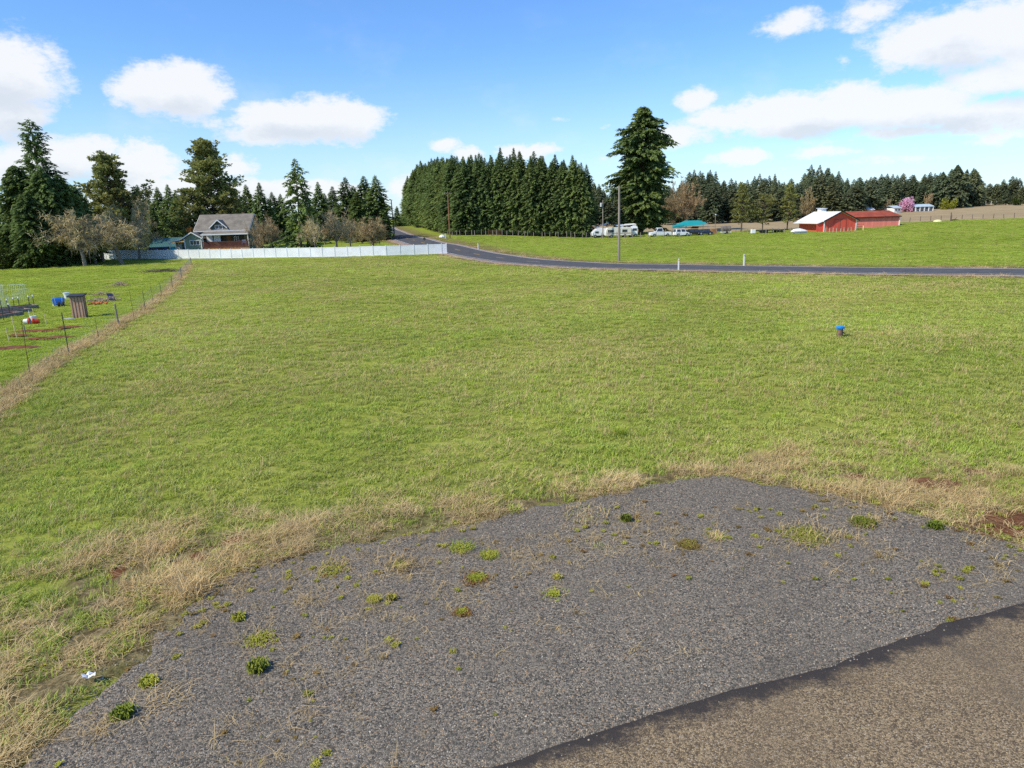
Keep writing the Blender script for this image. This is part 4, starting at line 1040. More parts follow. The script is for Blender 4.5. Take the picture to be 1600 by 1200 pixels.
for px, d, topy, sd_, lab in [(22, 130, 258, 611, 'dense dark spruce in front of the open topped spruce'), (62, 129, 262, 612, 'bushy blue green spruce right of the open topped spruce'), (90, 131, 272, 613, 'blue green spruce shading the left end of the white fence'), (112, 138, 288, 614, 'lower dark spruce behind the bare orchard'), (40, 124, 300, 616, 'low skirted spruce reaching down to the mown grass')]:
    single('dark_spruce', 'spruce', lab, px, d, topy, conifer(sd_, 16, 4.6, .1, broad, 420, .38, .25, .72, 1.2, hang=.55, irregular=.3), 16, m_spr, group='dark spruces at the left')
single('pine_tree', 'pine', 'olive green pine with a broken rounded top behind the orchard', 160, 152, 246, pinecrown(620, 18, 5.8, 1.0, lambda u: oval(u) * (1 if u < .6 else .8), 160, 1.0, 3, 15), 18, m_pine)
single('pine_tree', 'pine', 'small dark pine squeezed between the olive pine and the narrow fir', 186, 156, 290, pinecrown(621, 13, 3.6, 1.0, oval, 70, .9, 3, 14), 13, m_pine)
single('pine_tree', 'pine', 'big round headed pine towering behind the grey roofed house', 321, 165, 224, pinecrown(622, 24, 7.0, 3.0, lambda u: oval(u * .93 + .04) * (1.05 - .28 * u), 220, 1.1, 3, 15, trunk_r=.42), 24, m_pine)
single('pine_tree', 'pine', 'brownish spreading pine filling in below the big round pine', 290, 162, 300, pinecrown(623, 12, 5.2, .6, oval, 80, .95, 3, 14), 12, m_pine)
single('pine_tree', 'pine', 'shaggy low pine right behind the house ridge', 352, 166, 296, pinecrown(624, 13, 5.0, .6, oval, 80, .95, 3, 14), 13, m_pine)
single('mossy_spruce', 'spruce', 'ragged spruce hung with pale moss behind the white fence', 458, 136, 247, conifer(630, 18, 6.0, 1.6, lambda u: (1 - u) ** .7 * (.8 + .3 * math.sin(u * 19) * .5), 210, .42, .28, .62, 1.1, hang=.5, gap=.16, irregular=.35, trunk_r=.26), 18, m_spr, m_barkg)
for px, topy, sd_, lab, rr in [(1160, 289, 641, 'left yellow green pine of three before the tan slope', 4.0), (1195, 305, 642, 'dense low dark crowned pine in the middle of three before the tan slope', 7.0), (1233, 290, 643, 'slender yellow green pine next to the red barn', 3.8)]:
    single('golden_pine', 'pine', lab, px, 172, topy, pinecrown(sd_, 11, rr * .72, 2.0, oval if sd_ == 642 else (lambda u: oval(u * .9 + .05) * (1.1 - .6 * u)), 70, .72, 2, 13), 11, m_gold if sd_ != 642 else m_pine, group='pines before the tan slope')
single('blue_spruce', 'spruce', 'pale grey green spruce behind the ridge of the red shed', 1337, 262, 302, conifer(645, 12, 4.2, .1, broad, 240, .3, .3, .7, 1.0), 12, m_spr)
single('conifer_tree', 'conifer', 'broad dark fir clump rising at the right end of the far wood', 1497, 300, 257, conifer(646, 20, 7.0, .5, fullc, 420, .34, .2, .95, 1.0, irregular=.3), 20, m_far)
single('conifer_tree', 'conifer', 'broad shaded fir right of the clump above the stubble hill', 1524, 305, 264, conifer(647, 20, 6.0, .5, fullc, 380, .34, .2, .95, 1.0, irregular=.3), 20, m_far)
single('conifer_tree', 'conifer', 'wide fir joining the left side of the clump above the stubble hill', 1474, 300, 268, conifer(648, 20, 6.0, .5, fullc, 380, .34, .2, .95, 1.0, irregular=.3), 20, m_far)
# bare and flowering trees
OG = 'bare orchard trees'
for px, py, topy, sd_, H0, spd, th, ln, lab in [(133, 416, 338, 651, 6.6, 7.2, 2.5, (-.12, 0), 'bare weeping orchard tree leaning left, nearest in the left orchard'), (150, 412, 340, 652, 6.4, 6.0, 2.5, (-.28, .1), 'bare orchard tree with a slanting lichen trunk second from the left'), (161, 409, 336, 653, 6.4, 5.4, 2.5, (-.1, .2), 'bare orchard tree with a thin dark trunk third from the left'), (192, 413, 345, 654, 6.2, 7.0, 2.9, (-.25, .05), 'bare orchard tree with a stout leaning trunk fourth from the left'), (219, 406, 321, 655, 7.6, 4.6, 2.0, (-.02, .05), 'upright bare tree with hanging pale twigs closest to the green roofed shed')]:
    p = gp(px, py); dd = p.y; H_ = hpx(py - topy, dd)
    make_tree('orchard_tree', norm(baretree(sd_, H0, spd, th, .5 if sd_ != 655 else .6, 7, 3600, .036, ln, .27), H0, spd * 1.05), m_twig, m_barkg, lab, 'bare tree', tuple(p), 0, OG, H_ / H0)
for px, d, topy, sd_, H0, spd, th, lab, mt in [(411, 144, 344, 661, 5.2, 3.4, .8, 'rounded brown bare shrub beside the right end of the house', m_twigb), (427, 152, 347, 662, 5, 3.6, .8, 'brown bare shrub between the house and the mossy spruce', m_twigb), (494, 133, 344, 663, 6, 4.2, 2.0, 'leaning bare fruit tree just right of the mossy spruce', m_twig), (527, 142, 334, 664, 6, 5.4, 1.8, 'widest pale bare fruit tree in the lawn behind the white fence', m_twig), (548, 152, 345, 667, 5, 3.2, 1.6, 'low bare fruit tree right of the widest pale one', m_twigb), (584, 132, 345, 665, 5.2, 4.6, 2.0, 'small bare fruit tree with a dark trunk nearest the road', m_twigb), (566, 168, 352, 666, 4, 4.5, .7, 'dark bare thicket behind the small bare fruit tree', m_twigb)]:
    p = at(px, d); H_ = hpx(project(p)[1] - topy, d)
    make_tree('bare_tree', norm(baretree(sd_, H0, spd, th, .2, 8, 2600, .032, (0, 0), .2), H0, spd), mt, m_barkg if mt is m_twig else m_bark, lab, 'bare tree', tuple(p), 0, 'bare fruit trees behind the white fence', H_ / H0)
for px, d, topy, sd_, H0, lab in [(1072, 215, 289, 671, 9, 'coppery leafless tree right of the giant fir'), (1052, 210, 305, 672, 8, 'smaller coppery leafless tree tucked behind the giant fir')]:
    p = at(px, d); H_ = hpx(project(p)[1] - topy, d)
    make_tree('bare_tree', norm(baretree(sd_, H0, 7, 1.5, .1, 8, 4200, .07, (0, 0), .22), H0, 6.5), m_orange, m_bark, lab, 'bare tree', tuple(p), 0, None, H_ / H0)
for px, d, topy, sd_, lab in [(1262, 258, 300, 673, 'thin grey leafless trunk group in the far wood left of the barn roof'), (1450, 296, 305, 674, 'pale bare tree behind the low blue roofed house'), (1388, 292, 314, 675, 'pale yellowish bare bush left of the pink blossom tree'), (1375, 288, 318, 676, 'faint tan bush at the edge of the far wood')]:
    p = at(px, d); H_ = hpx(project(p)[1] - topy, d)
    make_tree('bare_tree', norm(baretree(sd_, 6, 6, .6, .1, 7, 2600, .07, (0, 0), .16), 6, 3.6), m_orange if sd_ != 673 else m_twigb, m_bark, lab, 'bare tree', tuple(p), 0, None, H_ / 6)
def bush(name, cat, lab, px, d, topy, wpx, sd_, n, mat, leaf):
    p = at(px, d); H_ = hpx(project(p)[1] - topy, d); Rm = wpx * d / F / 2
    make_tree(name, leafbush(sd_, H_, Rm, n, leaf), mat, m_bark, lab, cat, tuple(p))
bush('blossom_tree', 'blossom tree', 'round tree covered in pink blossom on the far slope', 1416, 285, 309, 21, 681, 1700, m_blos, .55)
bush('flowering_bush', 'bush', 'bright yellow bush between the low house and the dark firs', 1481, 290, 311, 22, 682, 900, m_yel2, .5)
bush('evergreen_bush', 'bush', 'rounded dark evergreen at the near end of the far wood behind the shed roof', 1365, 270, 309, 20, 683, 900, m_bush, .6)
bush('evergreen_bush', 'bush', 'lone green bush on the stubble hill near the right edge', 1589, 300, 309, 15, 684, 600, m_bush, .5)
bush('evergreen_bush', 'bush', 'dark hedge-like bush below the spruces at the left end of the white fence', 60, 124, 380, 60, 685, 2400, m_bush, .4)
bush('evergreen_bush', 'bush', 'dark bush low under the spruces at the left edge', 5, 123, 385, 50, 686, 2000, m_bush, .4)
bush('copper_bush', 'bush', 'rust coloured bush between the green roofed shed and the house', 301, 152, 357, 18, 687, 900, M_leaf('rusty leaves', (.10, .04, .015), (.30, .13, .05), (.26, .18, .06), .2), .3)

for i in range(12):                                                        # the wood goes on past the left edge of the view
    px = -40 - i * 27 + rt.normal(0, 6); p, H_ = fit(px, 262 + rt.normal(0, 14), 190 + rt.normal(0, 12))
    kind_of(f'fir{int(rt.integers(0, 3))}', tuple(p), H_ / 16, rt.random() * 6.28, 'fir of the wood that runs on beyond the left edge of the photo', 'firs beyond the left edge', sxy=1.3)
# ------------------------------------------------------------------ things built by people
m_vinyl = M('white vinyl fencing', (.74, .76, .79), .06, .6, .5, dirt=.12)
m_steel = M('dark green steel post', (.035, .05, .04), .3, 8, .6, .3)
m_rust = M('rusty rod', (.17, .08, .045), .35, 8, .85)
m_wire = M('grey galvanised wire', (.30, .31, .31), .15, 5, .5, .6)
m_wood = M('weathered grey timber', (.25, .215, .18), .3, 1.5, .9, bump=.5, stretch=(6, 6, .5))
m_stake = M('fresh pine stake', (.85, .62, .30), .2, 3, .8)
m_pole = M('grey weathered pole timber', (.27, .235, .20), .25, 1.0, .9, bump=.5, stretch=(8, 8, .3))
m_polebr = M('brown treated pole timber', (.25, .125, .065), .25, 1.0, .9, bump=.5, stretch=(8, 8, .3))
m_porc = M('grey porcelain', (.5, .5, .5), .1, 4, .4)
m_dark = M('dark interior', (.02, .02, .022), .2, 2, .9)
m_black = M('black rubber', (.018, .018, .018), .2, 5, .8)
m_glass = M('dark window glass', (.035, .045, .055), .2, 1, .08, spec=.6)
m_whitep = M('white house paint', (.78, .78, .76), .05, 1, .6, dirt=.08)
def at_h(px, py, depth):
    """point in space above the ground at pixel height py and depth (used to read a height off the photo)"""
    d = ray(px, py); return CAMH + d.z / d.y * depth

# ---- white vinyl fence
f = thing('vinyl_fence', 'long white vinyl privacy fence across the far side of the field', 'fence', tuple(WHITEF[0]))
base = Vector(WHITEF[0]); L = resample([(v.x, v.y) for v in WHITEF], .2)
dacc = 2.42; pts_ = [(p[0], p[1], Hs(p[0], p[1])) for p in resample([(v.x, v.y) for v in WHITEF], dacc)] + [tuple(WHITEF[-1])]
FH = 1.72
for i, p in enumerate(pts_):
    mb = MB(); q = Vector(p) - base
    mb.box((q.x, q.y, q.z + FH / 2), (.13, .13, FH + .12)); mb.add([(q.x - .085, q.y - .085, q.z + FH + .06), (q.x + .085, q.y - .085, q.z + FH + .06), (q.x + .085, q.y + .085, q.z + FH + .06), (q.x - .085, q.y + .085, q.z + FH + .06), (q.x, q.y, q.z + FH + .15)], [(0, 1, 2, 3), (0, 1, 4), (1, 2, 4), (2, 3, 4), (3, 0, 4)])
    mb.build('post', m_vinyl, f)
    if i + 1 < len(pts_):
        a = q; b2 = Vector(pts_[i + 1]) - base; d = b2 - a; Ln = d.length; an = math.atan2(d.y, d.x); mb = MB()
        n = 15
        for k in range(n):
            s = (.09 + (Ln - .18) * (k + .5) / n) / Ln; c = a + d * s
            mb.box((c.x, c.y, c.z + FH / 2 + .02), ((Ln - .18) / n * .93, .022, FH - .2), an)
        for z in (.12, FH - .06):
            c = a + d * .5; mb.box((c.x, c.y, c.z + z), (Ln - .15, .05, .13), an)
        mb.build('panel', m_vinyl, f)

# ---- wire fence on the left
p0 = gp(47, 586); wf = thing('wire_fence', 'thin wire fence on mixed steel posts along the left field edge', 'fence', tuple(p0))
tops = []
for px, py, tx, ty, kind in [(47, 586, 54, 504, 'rod'), (110, 554, 98, 492, 'tpost'), (154, 528, 152, 498, 'rod'), (186, 509, 182, 477, 'wood'), (210, 499, 207, 458, 'rod'), (228, 485, 224, 457, 'tpost'), (240, 474, 236, 447, 'rod'), (253, 463, 250, 443, 'tpost'), (270, 450, 269, 432, 'tpost'), (284, 436, 283, 418, 'wood'), (299, 413, 299, 403, 'wood')]:
    g = gp(px, py); h = math.hypot(py - ty, px - tx) * math.hypot(g.y, CAMH) / F * 1.04; q = g - p0; mb = MB()
    tilt = Vector(((tx - px) / F * g.y * .35, 0, h))
    if kind == 'rod': mb.tube(q, q + tilt, .016, .012, 5); m = m_rust
    elif kind == 'tpost':
        c = q + tilt * .5; mb.box(c, (.045, .012, h)); mb.box(c + Vector((0, .018, 0)), (.012, .03, h)); m = m_steel
        for k in range(8): mb.box(q + tilt * (.3 + .08 * k), (.02, .03, .012))
    else: mb.tube(q - Vector((0, 0, .1)), q + tilt, .065, .055, 8); m = m_wood
    mb.build('post', m, wf); tops.append((q, min(h, 1.35)))
mb = MB()
for (a, ha), (b2, hb) in zip(tops[:-1], tops[1:]):
    for z in (.25, .5, .75, .98): 
        ca, cb = a + Vector((0, 0, ha * z)), b2 + Vector((0, 0, hb * z)); cm = (ca + cb) / 2 - Vector((0, 0, .03)); mb.tube(ca, cm, .005, n=3, cap=False).tube(cm, cb, .005, n=3, cap=False)
    nv = int((b2 - a).length / .35)
    for k in range(1, nv): 
        s = k / nv; c = a + (b2 - a) * s; hh = ha + (hb - ha) * s; mb.tube(c + Vector((0, 0, .25 * hh)), c + Vector((0, 0, .97 * hh)), .003, n=3, cap=False)
mb.build('wire_mesh', m_wire, wf)

# ---- brown ribbed metal privy
m_ribs = M('brown ribbed steel', (.50, .30, .20), .15, 1.2, .6)
m_ribd = M('dark brown steel seam', (.16, .085, .06), .15, 2, .6)
m_roofk = M('black roof sheet', (.04, .04, .045), .2, 2, .6)
g = gp(124, 497); s = math.hypot(g.y, CAMH) / F; w = 18.5 * s; h = 32 * s * 1.04
o = thing('metal_shed', 'narrow brown ribbed metal shed with black slanting roof in the garden', 'shed', tuple(g), R(8))
dpt = w * .55
MB().lim(-w / 2, w / 2, -.02, dpt, -.05, h).build('wall', m_ribs, o)
mb = MB()
for k in range(4): mb.box((-w / 2 + w * (k + .5) / 4, -.03, h / 2), (.035, .02, h - .02))
for k in range(2): mb.box((w / 2 + .015, dpt * (k + .5) / 2, h / 2), (.03, .05, h - .02))
mb.build('seam', m_ribd, o)
mb = MB(); mb.slab((-w / 2 - .12, -.18, h - .02), (w / 2 + .12, -.18, h - .02), (w / 2 + .12, dpt + .1, h + .1), (-w / 2 - .12, dpt + .1, h + .1), .09); mb.build('roof', m_roofk, o)
g2 = gp(119, 498); mb = MB(); mb.lathe([(.30, 0), (.42, .03), (.30, .10), (.1, .13)], 9); q = mb.build('stone', M('pale flat stone', (.34, .34, .32), .2, 3), None); q.location = g2 + Vector((-.35, -.25, 0)); tag(q, 'flat grey stone lying at the left foot of the brown metal shed', 'stone')

# ---- blue wheelbarrow standing on its nose
m_blue = M('blue plastic tray', (.02, .13, .46), .15, 3, .4)
m_alu = M('bare steel tube', (.45, .46, .47), .1, 4, .35, .8)
g = gp(93, 479); o = thing('wheelbarrow', 'blue wheelbarrow tipped up on end in the garden', 'wheelbarrow', tuple(g), R(24))
mb = MB()
mb.add([(-.40, -.18, .16), (.40, -.18, .16), (.50, -.02, .70), (-.50, -.02, .70), (-.34, .42, .10), (.34, .42, .10), (.40, .46, .62), (-.40, .46, .62), (0, .20, .84), (-.25, .20, .80), (.25, .20, .80)],
       [(0, 1, 5, 4), (0, 1, 2, 3), (1, 5, 6, 2), (5, 4, 7, 6), (4, 0, 3, 7), (3, 2, 10, 9), (2, 6, 10), (6, 7, 9, 10), (7, 3, 9)])
q = mb.build('tray', m_blue, o, bevel=.05)
mb = MB(); mb.path([(-.26, -.34, .05), (-.22, -.26, .45), (-.30, -.12, .95)], .022); mb.path([(.26, -.30, .1), (.28, -.22, .5), (.32, -.10, .98)], .022); mb.tube((-.24, -.29, .30), (.27, -.26, .30), .02); mb.build('handle', m_alu, o)
for sx_ in (.02, .36):
    mb = MB(); mb.tube((sx_ - .07, -.28, .21), (sx_ + .07, -.28, .21), .21, n=14); wh = mb.build('wheel', m_black, o)
    mb = MB(); mb.tube((sx_ - .076, -.28, .21), (sx_ + .076, -.28, .21), .10, n=12); mb.build('rim', m_alu, wh)
g = gp(85, 479); mb = MB(); mb.lathe([(.09, 0), (.11, .05), (.11, .18), (.04, .24), (.04, .28)], 10); q = mb.build('jug', M('pale yellow jug', (.72, .70, .36), .1, 4, .4)); q.location = g; tag(q, 'small pale yellow jug on the grass next to the blue wheelbarrow', 'jug')
g = gp(105, 466); o = thing('garden_bin', 'white plastic tub behind the left edge of the brown metal shed', 'tub', tuple(g))
mb = MB(); mb.lathe([(.20, 0), (.27, .46), (.30, .46), (.30, .50)], 14); mb.build('body', m_whitep, o); mb = MB(); mb.lathe([(.31, .502), (.31, .53), (.1, .56)], 14); mb.build('lid', M('translucent grey lid', (.55, .62, .68), .1, 4, .4), o)

# ---- raised beds with capped stakes, hoops and netting
m_cap = M('white stake cap', (.82, .82, .82), .05, 5, .5)
def bed(x0, y0, x1, y1, label, dep):
    a = gp(x0, y0); b2 = gp(x1, y1); d = b2 - a; an = math.atan2(d.y, d.x); Ln = d.length
    o = thing('raised_bed', label, 'garden bed', tuple(a), an, 'raised garden beds'); hgt = .28
    for (xa, xb, ya, yb) in ((0, Ln, -.03, .03), (0, Ln, dep - .03, dep + .03)):
        MB().lim(xa, xb, ya, yb, -.05, hgt).build('board', m_wood, o)
    for xa in (.035, Ln - .035): MB().lim(xa - .03, xa + .03, .032, dep - .032, -.05, hgt - .003).build('end_board', m_wood, o)
    MB().lim(.07, Ln - .07, .035, dep - .035, -.05, hgt - .08).build('soil', m_soil, o); return o
m_soil = M('red brown tilled soil', (.17, .062, .03), .35, 3, .95, bump=.9)
bed(-28, 491, 61, 482, 'long weathered timber garden bed farthest back', 1.2)
bed(-30, 497, 50, 487, 'middle timber garden bed between the long bed and the short one', 1.1)
bed(-40, 505, 37, 492, 'front timber garden bed whose corner is nearest the red buckets', 1.1)
for px, py, ty, lab in [(6, 500, 468, 'dark stake with white cap at the left edge in the front bed'), (13, 484, 469, 'capped stake second from the left in the beds'), (23, 482, 467, 'capped stake standing before the wire hoops'), (31, 482, 466, 'capped stake in the middle of the long bed'), (47, 481, 464, 'capped stake second from the right end of the long bed'), (54, 480, 463, 'capped stake at the right end of the long bed'), (16, 492, 476, 'shorter dark stake in the gap of the middle bed')]:
    g = gp(px, py); h = (py - ty) * math.hypot(g.y, CAMH) / F * 1.04; o = thing('garden_stake', lab, 'stake', tuple(g), 0, 'white capped garden stakes')
    MB().box((0, 0, h / 2), (.045, .03, h)).build('shaft', m_steel, o); MB().box((0, 0, h + .02), (.075, .06, .14)).build('cap', m_cap, o)
m_net = M('pale blue white netting', (.62, .70, .72), .1, 5, .6)
def hoops(px, py, wpx, topy, lab, n, cross):
    g = gp(px, py); k_ = math.hypot(g.y, CAMH) / F; w = wpx * k_; h = (py - topy) * k_; mb = MB()
    for i in range(n):
        x = -w / 2 + w * i / (n - 1); pts = [(x + .12 * math.cos(t * PI / 8) * 0 + x * 0, .35 * math.cos(t * PI / 8), h * math.sin(t * PI / 8) ** .7 if 0 < t < 8 else 0) for t in range(9)]; mb.path(pts, .006, 4)
    for c in range(cross):
        t = PI * (c + 1) / (cross + 1); mb.tube((-w / 2, .35 * math.cos(t), h * math.sin(t) ** .7), (w / 2, .35 * math.cos(t), h * math.sin(t) ** .7), .006, n=4)
    q = mb.build('hoop_trellis', m_net); q.location = g; return tag(q, lab, 'trellis')
hoops(31, 470, 26, 444, 'pale wire hoop trellis arching over the back of the long garden bed', 9, 4)
hoops(1, 486, 24, 445, 'whitish netted frame cut off by the left edge above the beds', 10, 7)

# ---- buckets
def bucket(px, py, lab, m1, m2, tipped, rz):
    g = gp(px, py); o = thing('bucket', lab, 'bucket', tuple(g), rz, 'buckets by the garden beds')
    mb = MB(); r0, r1, h = .15, .20, .40
    if tipped: T = lambda rr, zz, k: (zz - .2, rr * math.cos(k), .19 + rr * math.sin(k))
    else: T = lambda rr, zz, k: (rr * math.cos(k), rr * math.sin(k), zz)
    for nm, prof, mm in (('body', [(r0, .0), (r1 - .01, h * .8), (r1 - .01, h), (r1 - .03, h), (r0 - .02, .03)], m1), ('rim', [(r1 + .002, h * .72), (r1 + .015, h * .76), (r1 + .015, h * .99), (r1 + .002, h * .995)], m2)):
        mb = MB(); n = 14; vs = [T(r_, z_, 2 * PI * k / n) for r_, z_ in prof for k in range(n)]
        fs = [(i * n + k, i * n + (k + 1) % n, (i + 1) * n + (k + 1) % n, (i + 1) * n + k) for i in range(len(prof) - 1) for k in range(n)]
        if nm == 'body': fs += [tuple(range(n)), tuple(range((len(prof) - 1) * n, len(prof) * n))]
        mb.add(vs, fs); mb.build(nm, mm, o)
m_red = M('red orange plastic', (.62, .055, .022), .15, 4, .4)
bucket(43, 506, 'tipped red bucket with a white side, left of the pair', m_whitep, m_red, True, R(10))
bucket(53, 502, 'white bucket standing just behind the red one', m_whitep, m_whitep, False, 0)
bucket(57, 506, 'red orange bucket on its side right of the white one', m_red, m_red, True, R(200))
for px, py, tx, ty, lab, mt in [(15, 534, 10, 513, 'short bright wooden stake at the left edge beside the soil patch', m_stake), (27, 529, 20, 495, 'tall bright wooden stake left of the red buckets', m_stake), (73, 507, 70, 490, 'bright wooden stake right of the red buckets', m_stake), (41, 527, 39, 508, 'thin faded stake below the red buckets', m_wood), (48, 500, 46, 486, 'pale handle stuck upright behind the tipped bucket', m_whitep), (54, 496, 52, 484, 'yellow handle stuck upright behind the white bucket', m_stake)]:
    g = gp(px, py); k_ = math.hypot(g.y, CAMH) / F; h = (py - ty) * k_ * 1.04; mb = MB(); mb.tube((0, 0, -.1), ((tx - px) * k_ * .4, .02, h), .034, .030, 5); q = mb.build('wooden_stake', mt); q.location = g; tag(q, lab, 'stake', 'loose stakes in the garden')
# bare soil
def soil_patch(px, py, w, d, rz, lab):
    g = gp(px, py); r = np.random.default_rng(int(px + py)); n = 28; vs = [(0, 0, .07)]; fs = []
    for ring, zz in ((.55, .06), (1.0, -.02)):
        for k in range(n):
            a = 2 * PI * k / n; j = 1 + r.normal(0, .09); vs.append((w / 2 * math.cos(a) * ring * j, d / 2 * math.sin(a) * ring * j, zz + r.normal(0, .012)))
    for k in range(n): fs.append((0, 1 + k, 1 + (k + 1) % n)); fs.append((1 + k, 1 + n + k, 1 + n + (k + 1) % n, 1 + (k + 1) % n))
    mb = MB(); mb.add(vs, fs); q = mb.build('soil', m_soil, smooth=True); q.location = g + Vector((0, 0, .09)); q.rotation_euler.z = rz; tag(q, kind='structure')
soil_patch(18, 546, 3.0, 1.1, R(8), ''); soil_patch(78, 530, 3.1, .5, R(6), ''); soil_patch(108, 513, 1.6, .6, R(20), ''); soil_patch(55, 519, 3.2, .5, R(8), ''); soil_patch(30, 526, 1.6, .4, 0, '')
# ---- brush and burn piles
def brush_pile(px, py, w, d, h, n, lab, seed, mat, extra=None):
    g = gp(px, py); r = np.random.default_rng(seed); o = thing('brush_pile', lab, 'brush pile', tuple(g)); mb = MB()
    for i in range(n):
        a = r.random() * PI; x, y = r.normal(0, w * .25), r.normal(0, d * .25); L = r.uniform(.3, 1.0) * w * .35; z = h * max(0, 1 - (x / w * 2) ** 2) * r.random() + .03
        dx, dy, dz = math.cos(a) * L, math.sin(a) * L * .5, r.normal(0, .25) * L; mb.path([(x - dx / 2, y - dy / 2, max(.02, z - dz / 2)), (x, y, z + .04), (x + dx / 2, y + dy / 2, max(.02, z + dz / 2))], [r.uniform(.012, .035), .02, .008], 4)
    mb.build('branches', mat, o); return o
m_branch = M('dry tan branches', (.42, .31, .22), .3, 4, .9)
m_branchd = M('dark dead branches', (.15, .11, .085), .3, 4, .9)
brush_pile(155, 471, 2.6, 1.2, .25, 90, 'low pile of tan brush and ashes behind the metal shed', 71, m_branch)
brush_pile(187, 447, 2.2, 1.4, .45, 110, 'small heap of tan brush farthest back in the garden', 72, m_branch)
brush_pile(160, 461, 3.0, 1.0, .2, 60, 'scattered thin brush between the two tan heaps', 73, m_branch)
brush_pile(255, 425, 6.0, 1.6, .35, 150, 'long low pile of cut branches near the orchard and the wire fence', 74, m_branchd)
brush_pile(177, 470, 1.4, .9, .4, 60, 'twiggy heap lying beside the upturned dark chair', 75, m_branch)
g = gp(152, 476); mb = MB(); r = np.random.default_rng(5)
for i in range(30):
    x, y = r.normal(0, .45), r.normal(0, .22); mb.box((x, y, .08 + .1 * r.random()), (r.uniform(.1, .35), r.uniform(.06, .16), r.uniform(.05, .14)), r.random() * 3, r.normal(0, .3), r.normal(0, .3))
q = mb.build('rubble_heap', M('orange brick rubble', (.50, .17, .06), .4, 3, .9)); q.location = g; tag(q, 'heap of broken orange brick and clay on the burnt spot behind the shed', 'rubble heap', None, 'thing')
g = gp(175, 470); o = thing('garden_chair', 'dark blue folding chair lying tilted next to the brush heap', 'chair', tuple(g), R(30)); m_nv = M('navy canvas', (.03, .045, .11), .2, 4, .8)
MB().slab((-.25, -.25, .16), (.25, -.25, .10), (.25, .22, .20), (-.25, .22, .24), .03).build('seat', m_nv, o); MB().slab((-.25, .22, .26), (.25, .22, .22), (.12, .45, .62), (-.36, .45, .68), .03).build('backrest', m_nv, o)
for sx_ in (-.24, .24):
    for sy in (-.24, .22): MB().tube((sx_, sy, 0), (sx_ * .95, -sy * .6, .22), .018).build('leg', m_steel, o)

# ---- well casing with blue cap
g = gp(1312, 527); k_ = math.hypot(g.y, CAMH) / F; h = 16.5 * k_ * 1.04; rr = 4.2 * k_
o = thing('well_casing', 'rusty steel well pipe with a bright blue cap standing in the field', 'well pipe', tuple(g))
MB().lathe([(rr, -.1), (rr, h - .09)], 20).build('pipe', M('brown rusty casing', (.19, .115, .08), .4, 7, .75, dirt=.3), o)
MB().lathe([(rr * 1.28, h - .10), (rr * 1.42, h - .08), (rr * 1.42, h - .02), (rr * 1.15, h + .012), (rr * .3, h + .02)], 20).build('cap', M('bright blue cap', (.012, .22, .62), .12, 6, .4), o)
for k in range(6): a = k * PI / 3 + .3; MB().tube((rr * 1.38 * math.cos(a), rr * 1.38 * math.sin(a), h - .13), (rr * 1.38 * math.cos(a), rr * 1.38 * math.sin(a), h + .0), .018, n=6).build('bolt', M_ if (M_ := bpy.data.materials.get('bright blue cap')) else m_steel, o)
MB().tube((rr * .8, -.05, h * .45), (rr * 1.55, -.12, h * .38), .035).build('conduit', m_steel, o)

# ---- roadside markers and poles
for px, py, ty, lab in [(1060, 423, 405, 'white marker post on the near side of the road, left of the pair'), (1162, 416, 398, 'white marker post across the road, right of the pair'), (747, 390, 380, 'small pale marker post inside the road bend')]:
    g = gp(px, py); k_ = g.y / F; h = (py - ty) * k_ * 1.03; o = thing('marker_post', lab, 'marker post', tuple(g), 0, 'white roadside marker posts')
    mb = MB(); mb.prism([(-.07, -.1), (.07, -.1), (.07, h - .05), (.03, h), (-.03, h), (-.07, h - .05)], -.035, .035); mb.build('post', m_whitep, o); MB().box((0, -.042, h - .16), (.09, .012, .12)).build('reflector', M('amber reflector', (.6, .35, .08), .1, 5, .3), o)
def upole(px, d, topy, mat, lab, arm=True, transformer=False, rad=.15, lean=0.0, lamp=False, basept=None):
    p = basept or at(px, d); basey = project(p)[1]; h = hpx(basey - topy, p.y); o = thing('utility_pole', lab, 'utility pole', tuple(p), 0, 'utility poles')
    MB().tube((0, 0, -.4), (lean * h, 0, h), rad, rad * .68, 10).build('pole', mat, o); tx = lean * h
    if arm:
        MB().box((tx, -.17, h - .55), (1.9, .10, .12), R(35)).build('crossarm', mat, o)
        for s in (-.85, -.4, .4, .85): MB().lathe([(.035, 0), (.06, .04), (.04, .12), (.05, .16), (.02, .2)], 8, (tx + s * math.cos(R(35)), -.17 + s * math.sin(R(35)), h - .49)).build('insulator', m_porc, o)
    if transformer:
        MB().lathe([(.20, 0), (.24, .05), (.24, .75), (.19, .82), (.08, .9)], 14, (tx - .42, -.1, h - 1.5)).build('transformer', m_porc, o); MB().box((tx - .2, -.06, h - 1.1), (.3, .08, .1)).build('bracket', m_steel, o)
    if lamp: MB().lathe([(.12, 0), (.22, .1), (.16, .3), (.05, .36)], 12, (tx, -.15, h - .1)).build('lamp', m_porc, o)
    return o
g967 = gp(967, 407.5)
upole(967, 0, 299, m_pole, 'bare grey utility pole standing alone at the far road verge', False, rad=.19, basept=g967)
upole(942, 163, 317, m_pole, 'grey pole with a transformer can in front of the white trailers', False, True, .14)
upole(703, 165, 305, m_polebr, 'reddish brown utility pole with crossarm before the dense stand', True, False, .16)
upole(617, 182, 317, m_pole, 'leaning grey utility pole on the left of the road', False, False, .17, -.03)
upole(608, 200, 319, m_pole, 'thin pale pole just left of the leaning grey pole', False, False, .10, -.02)
upole(1117, 170, 338, m_pole, 'short lamp pole between the navy car and the grey tank', False, False, .09, 0, True)
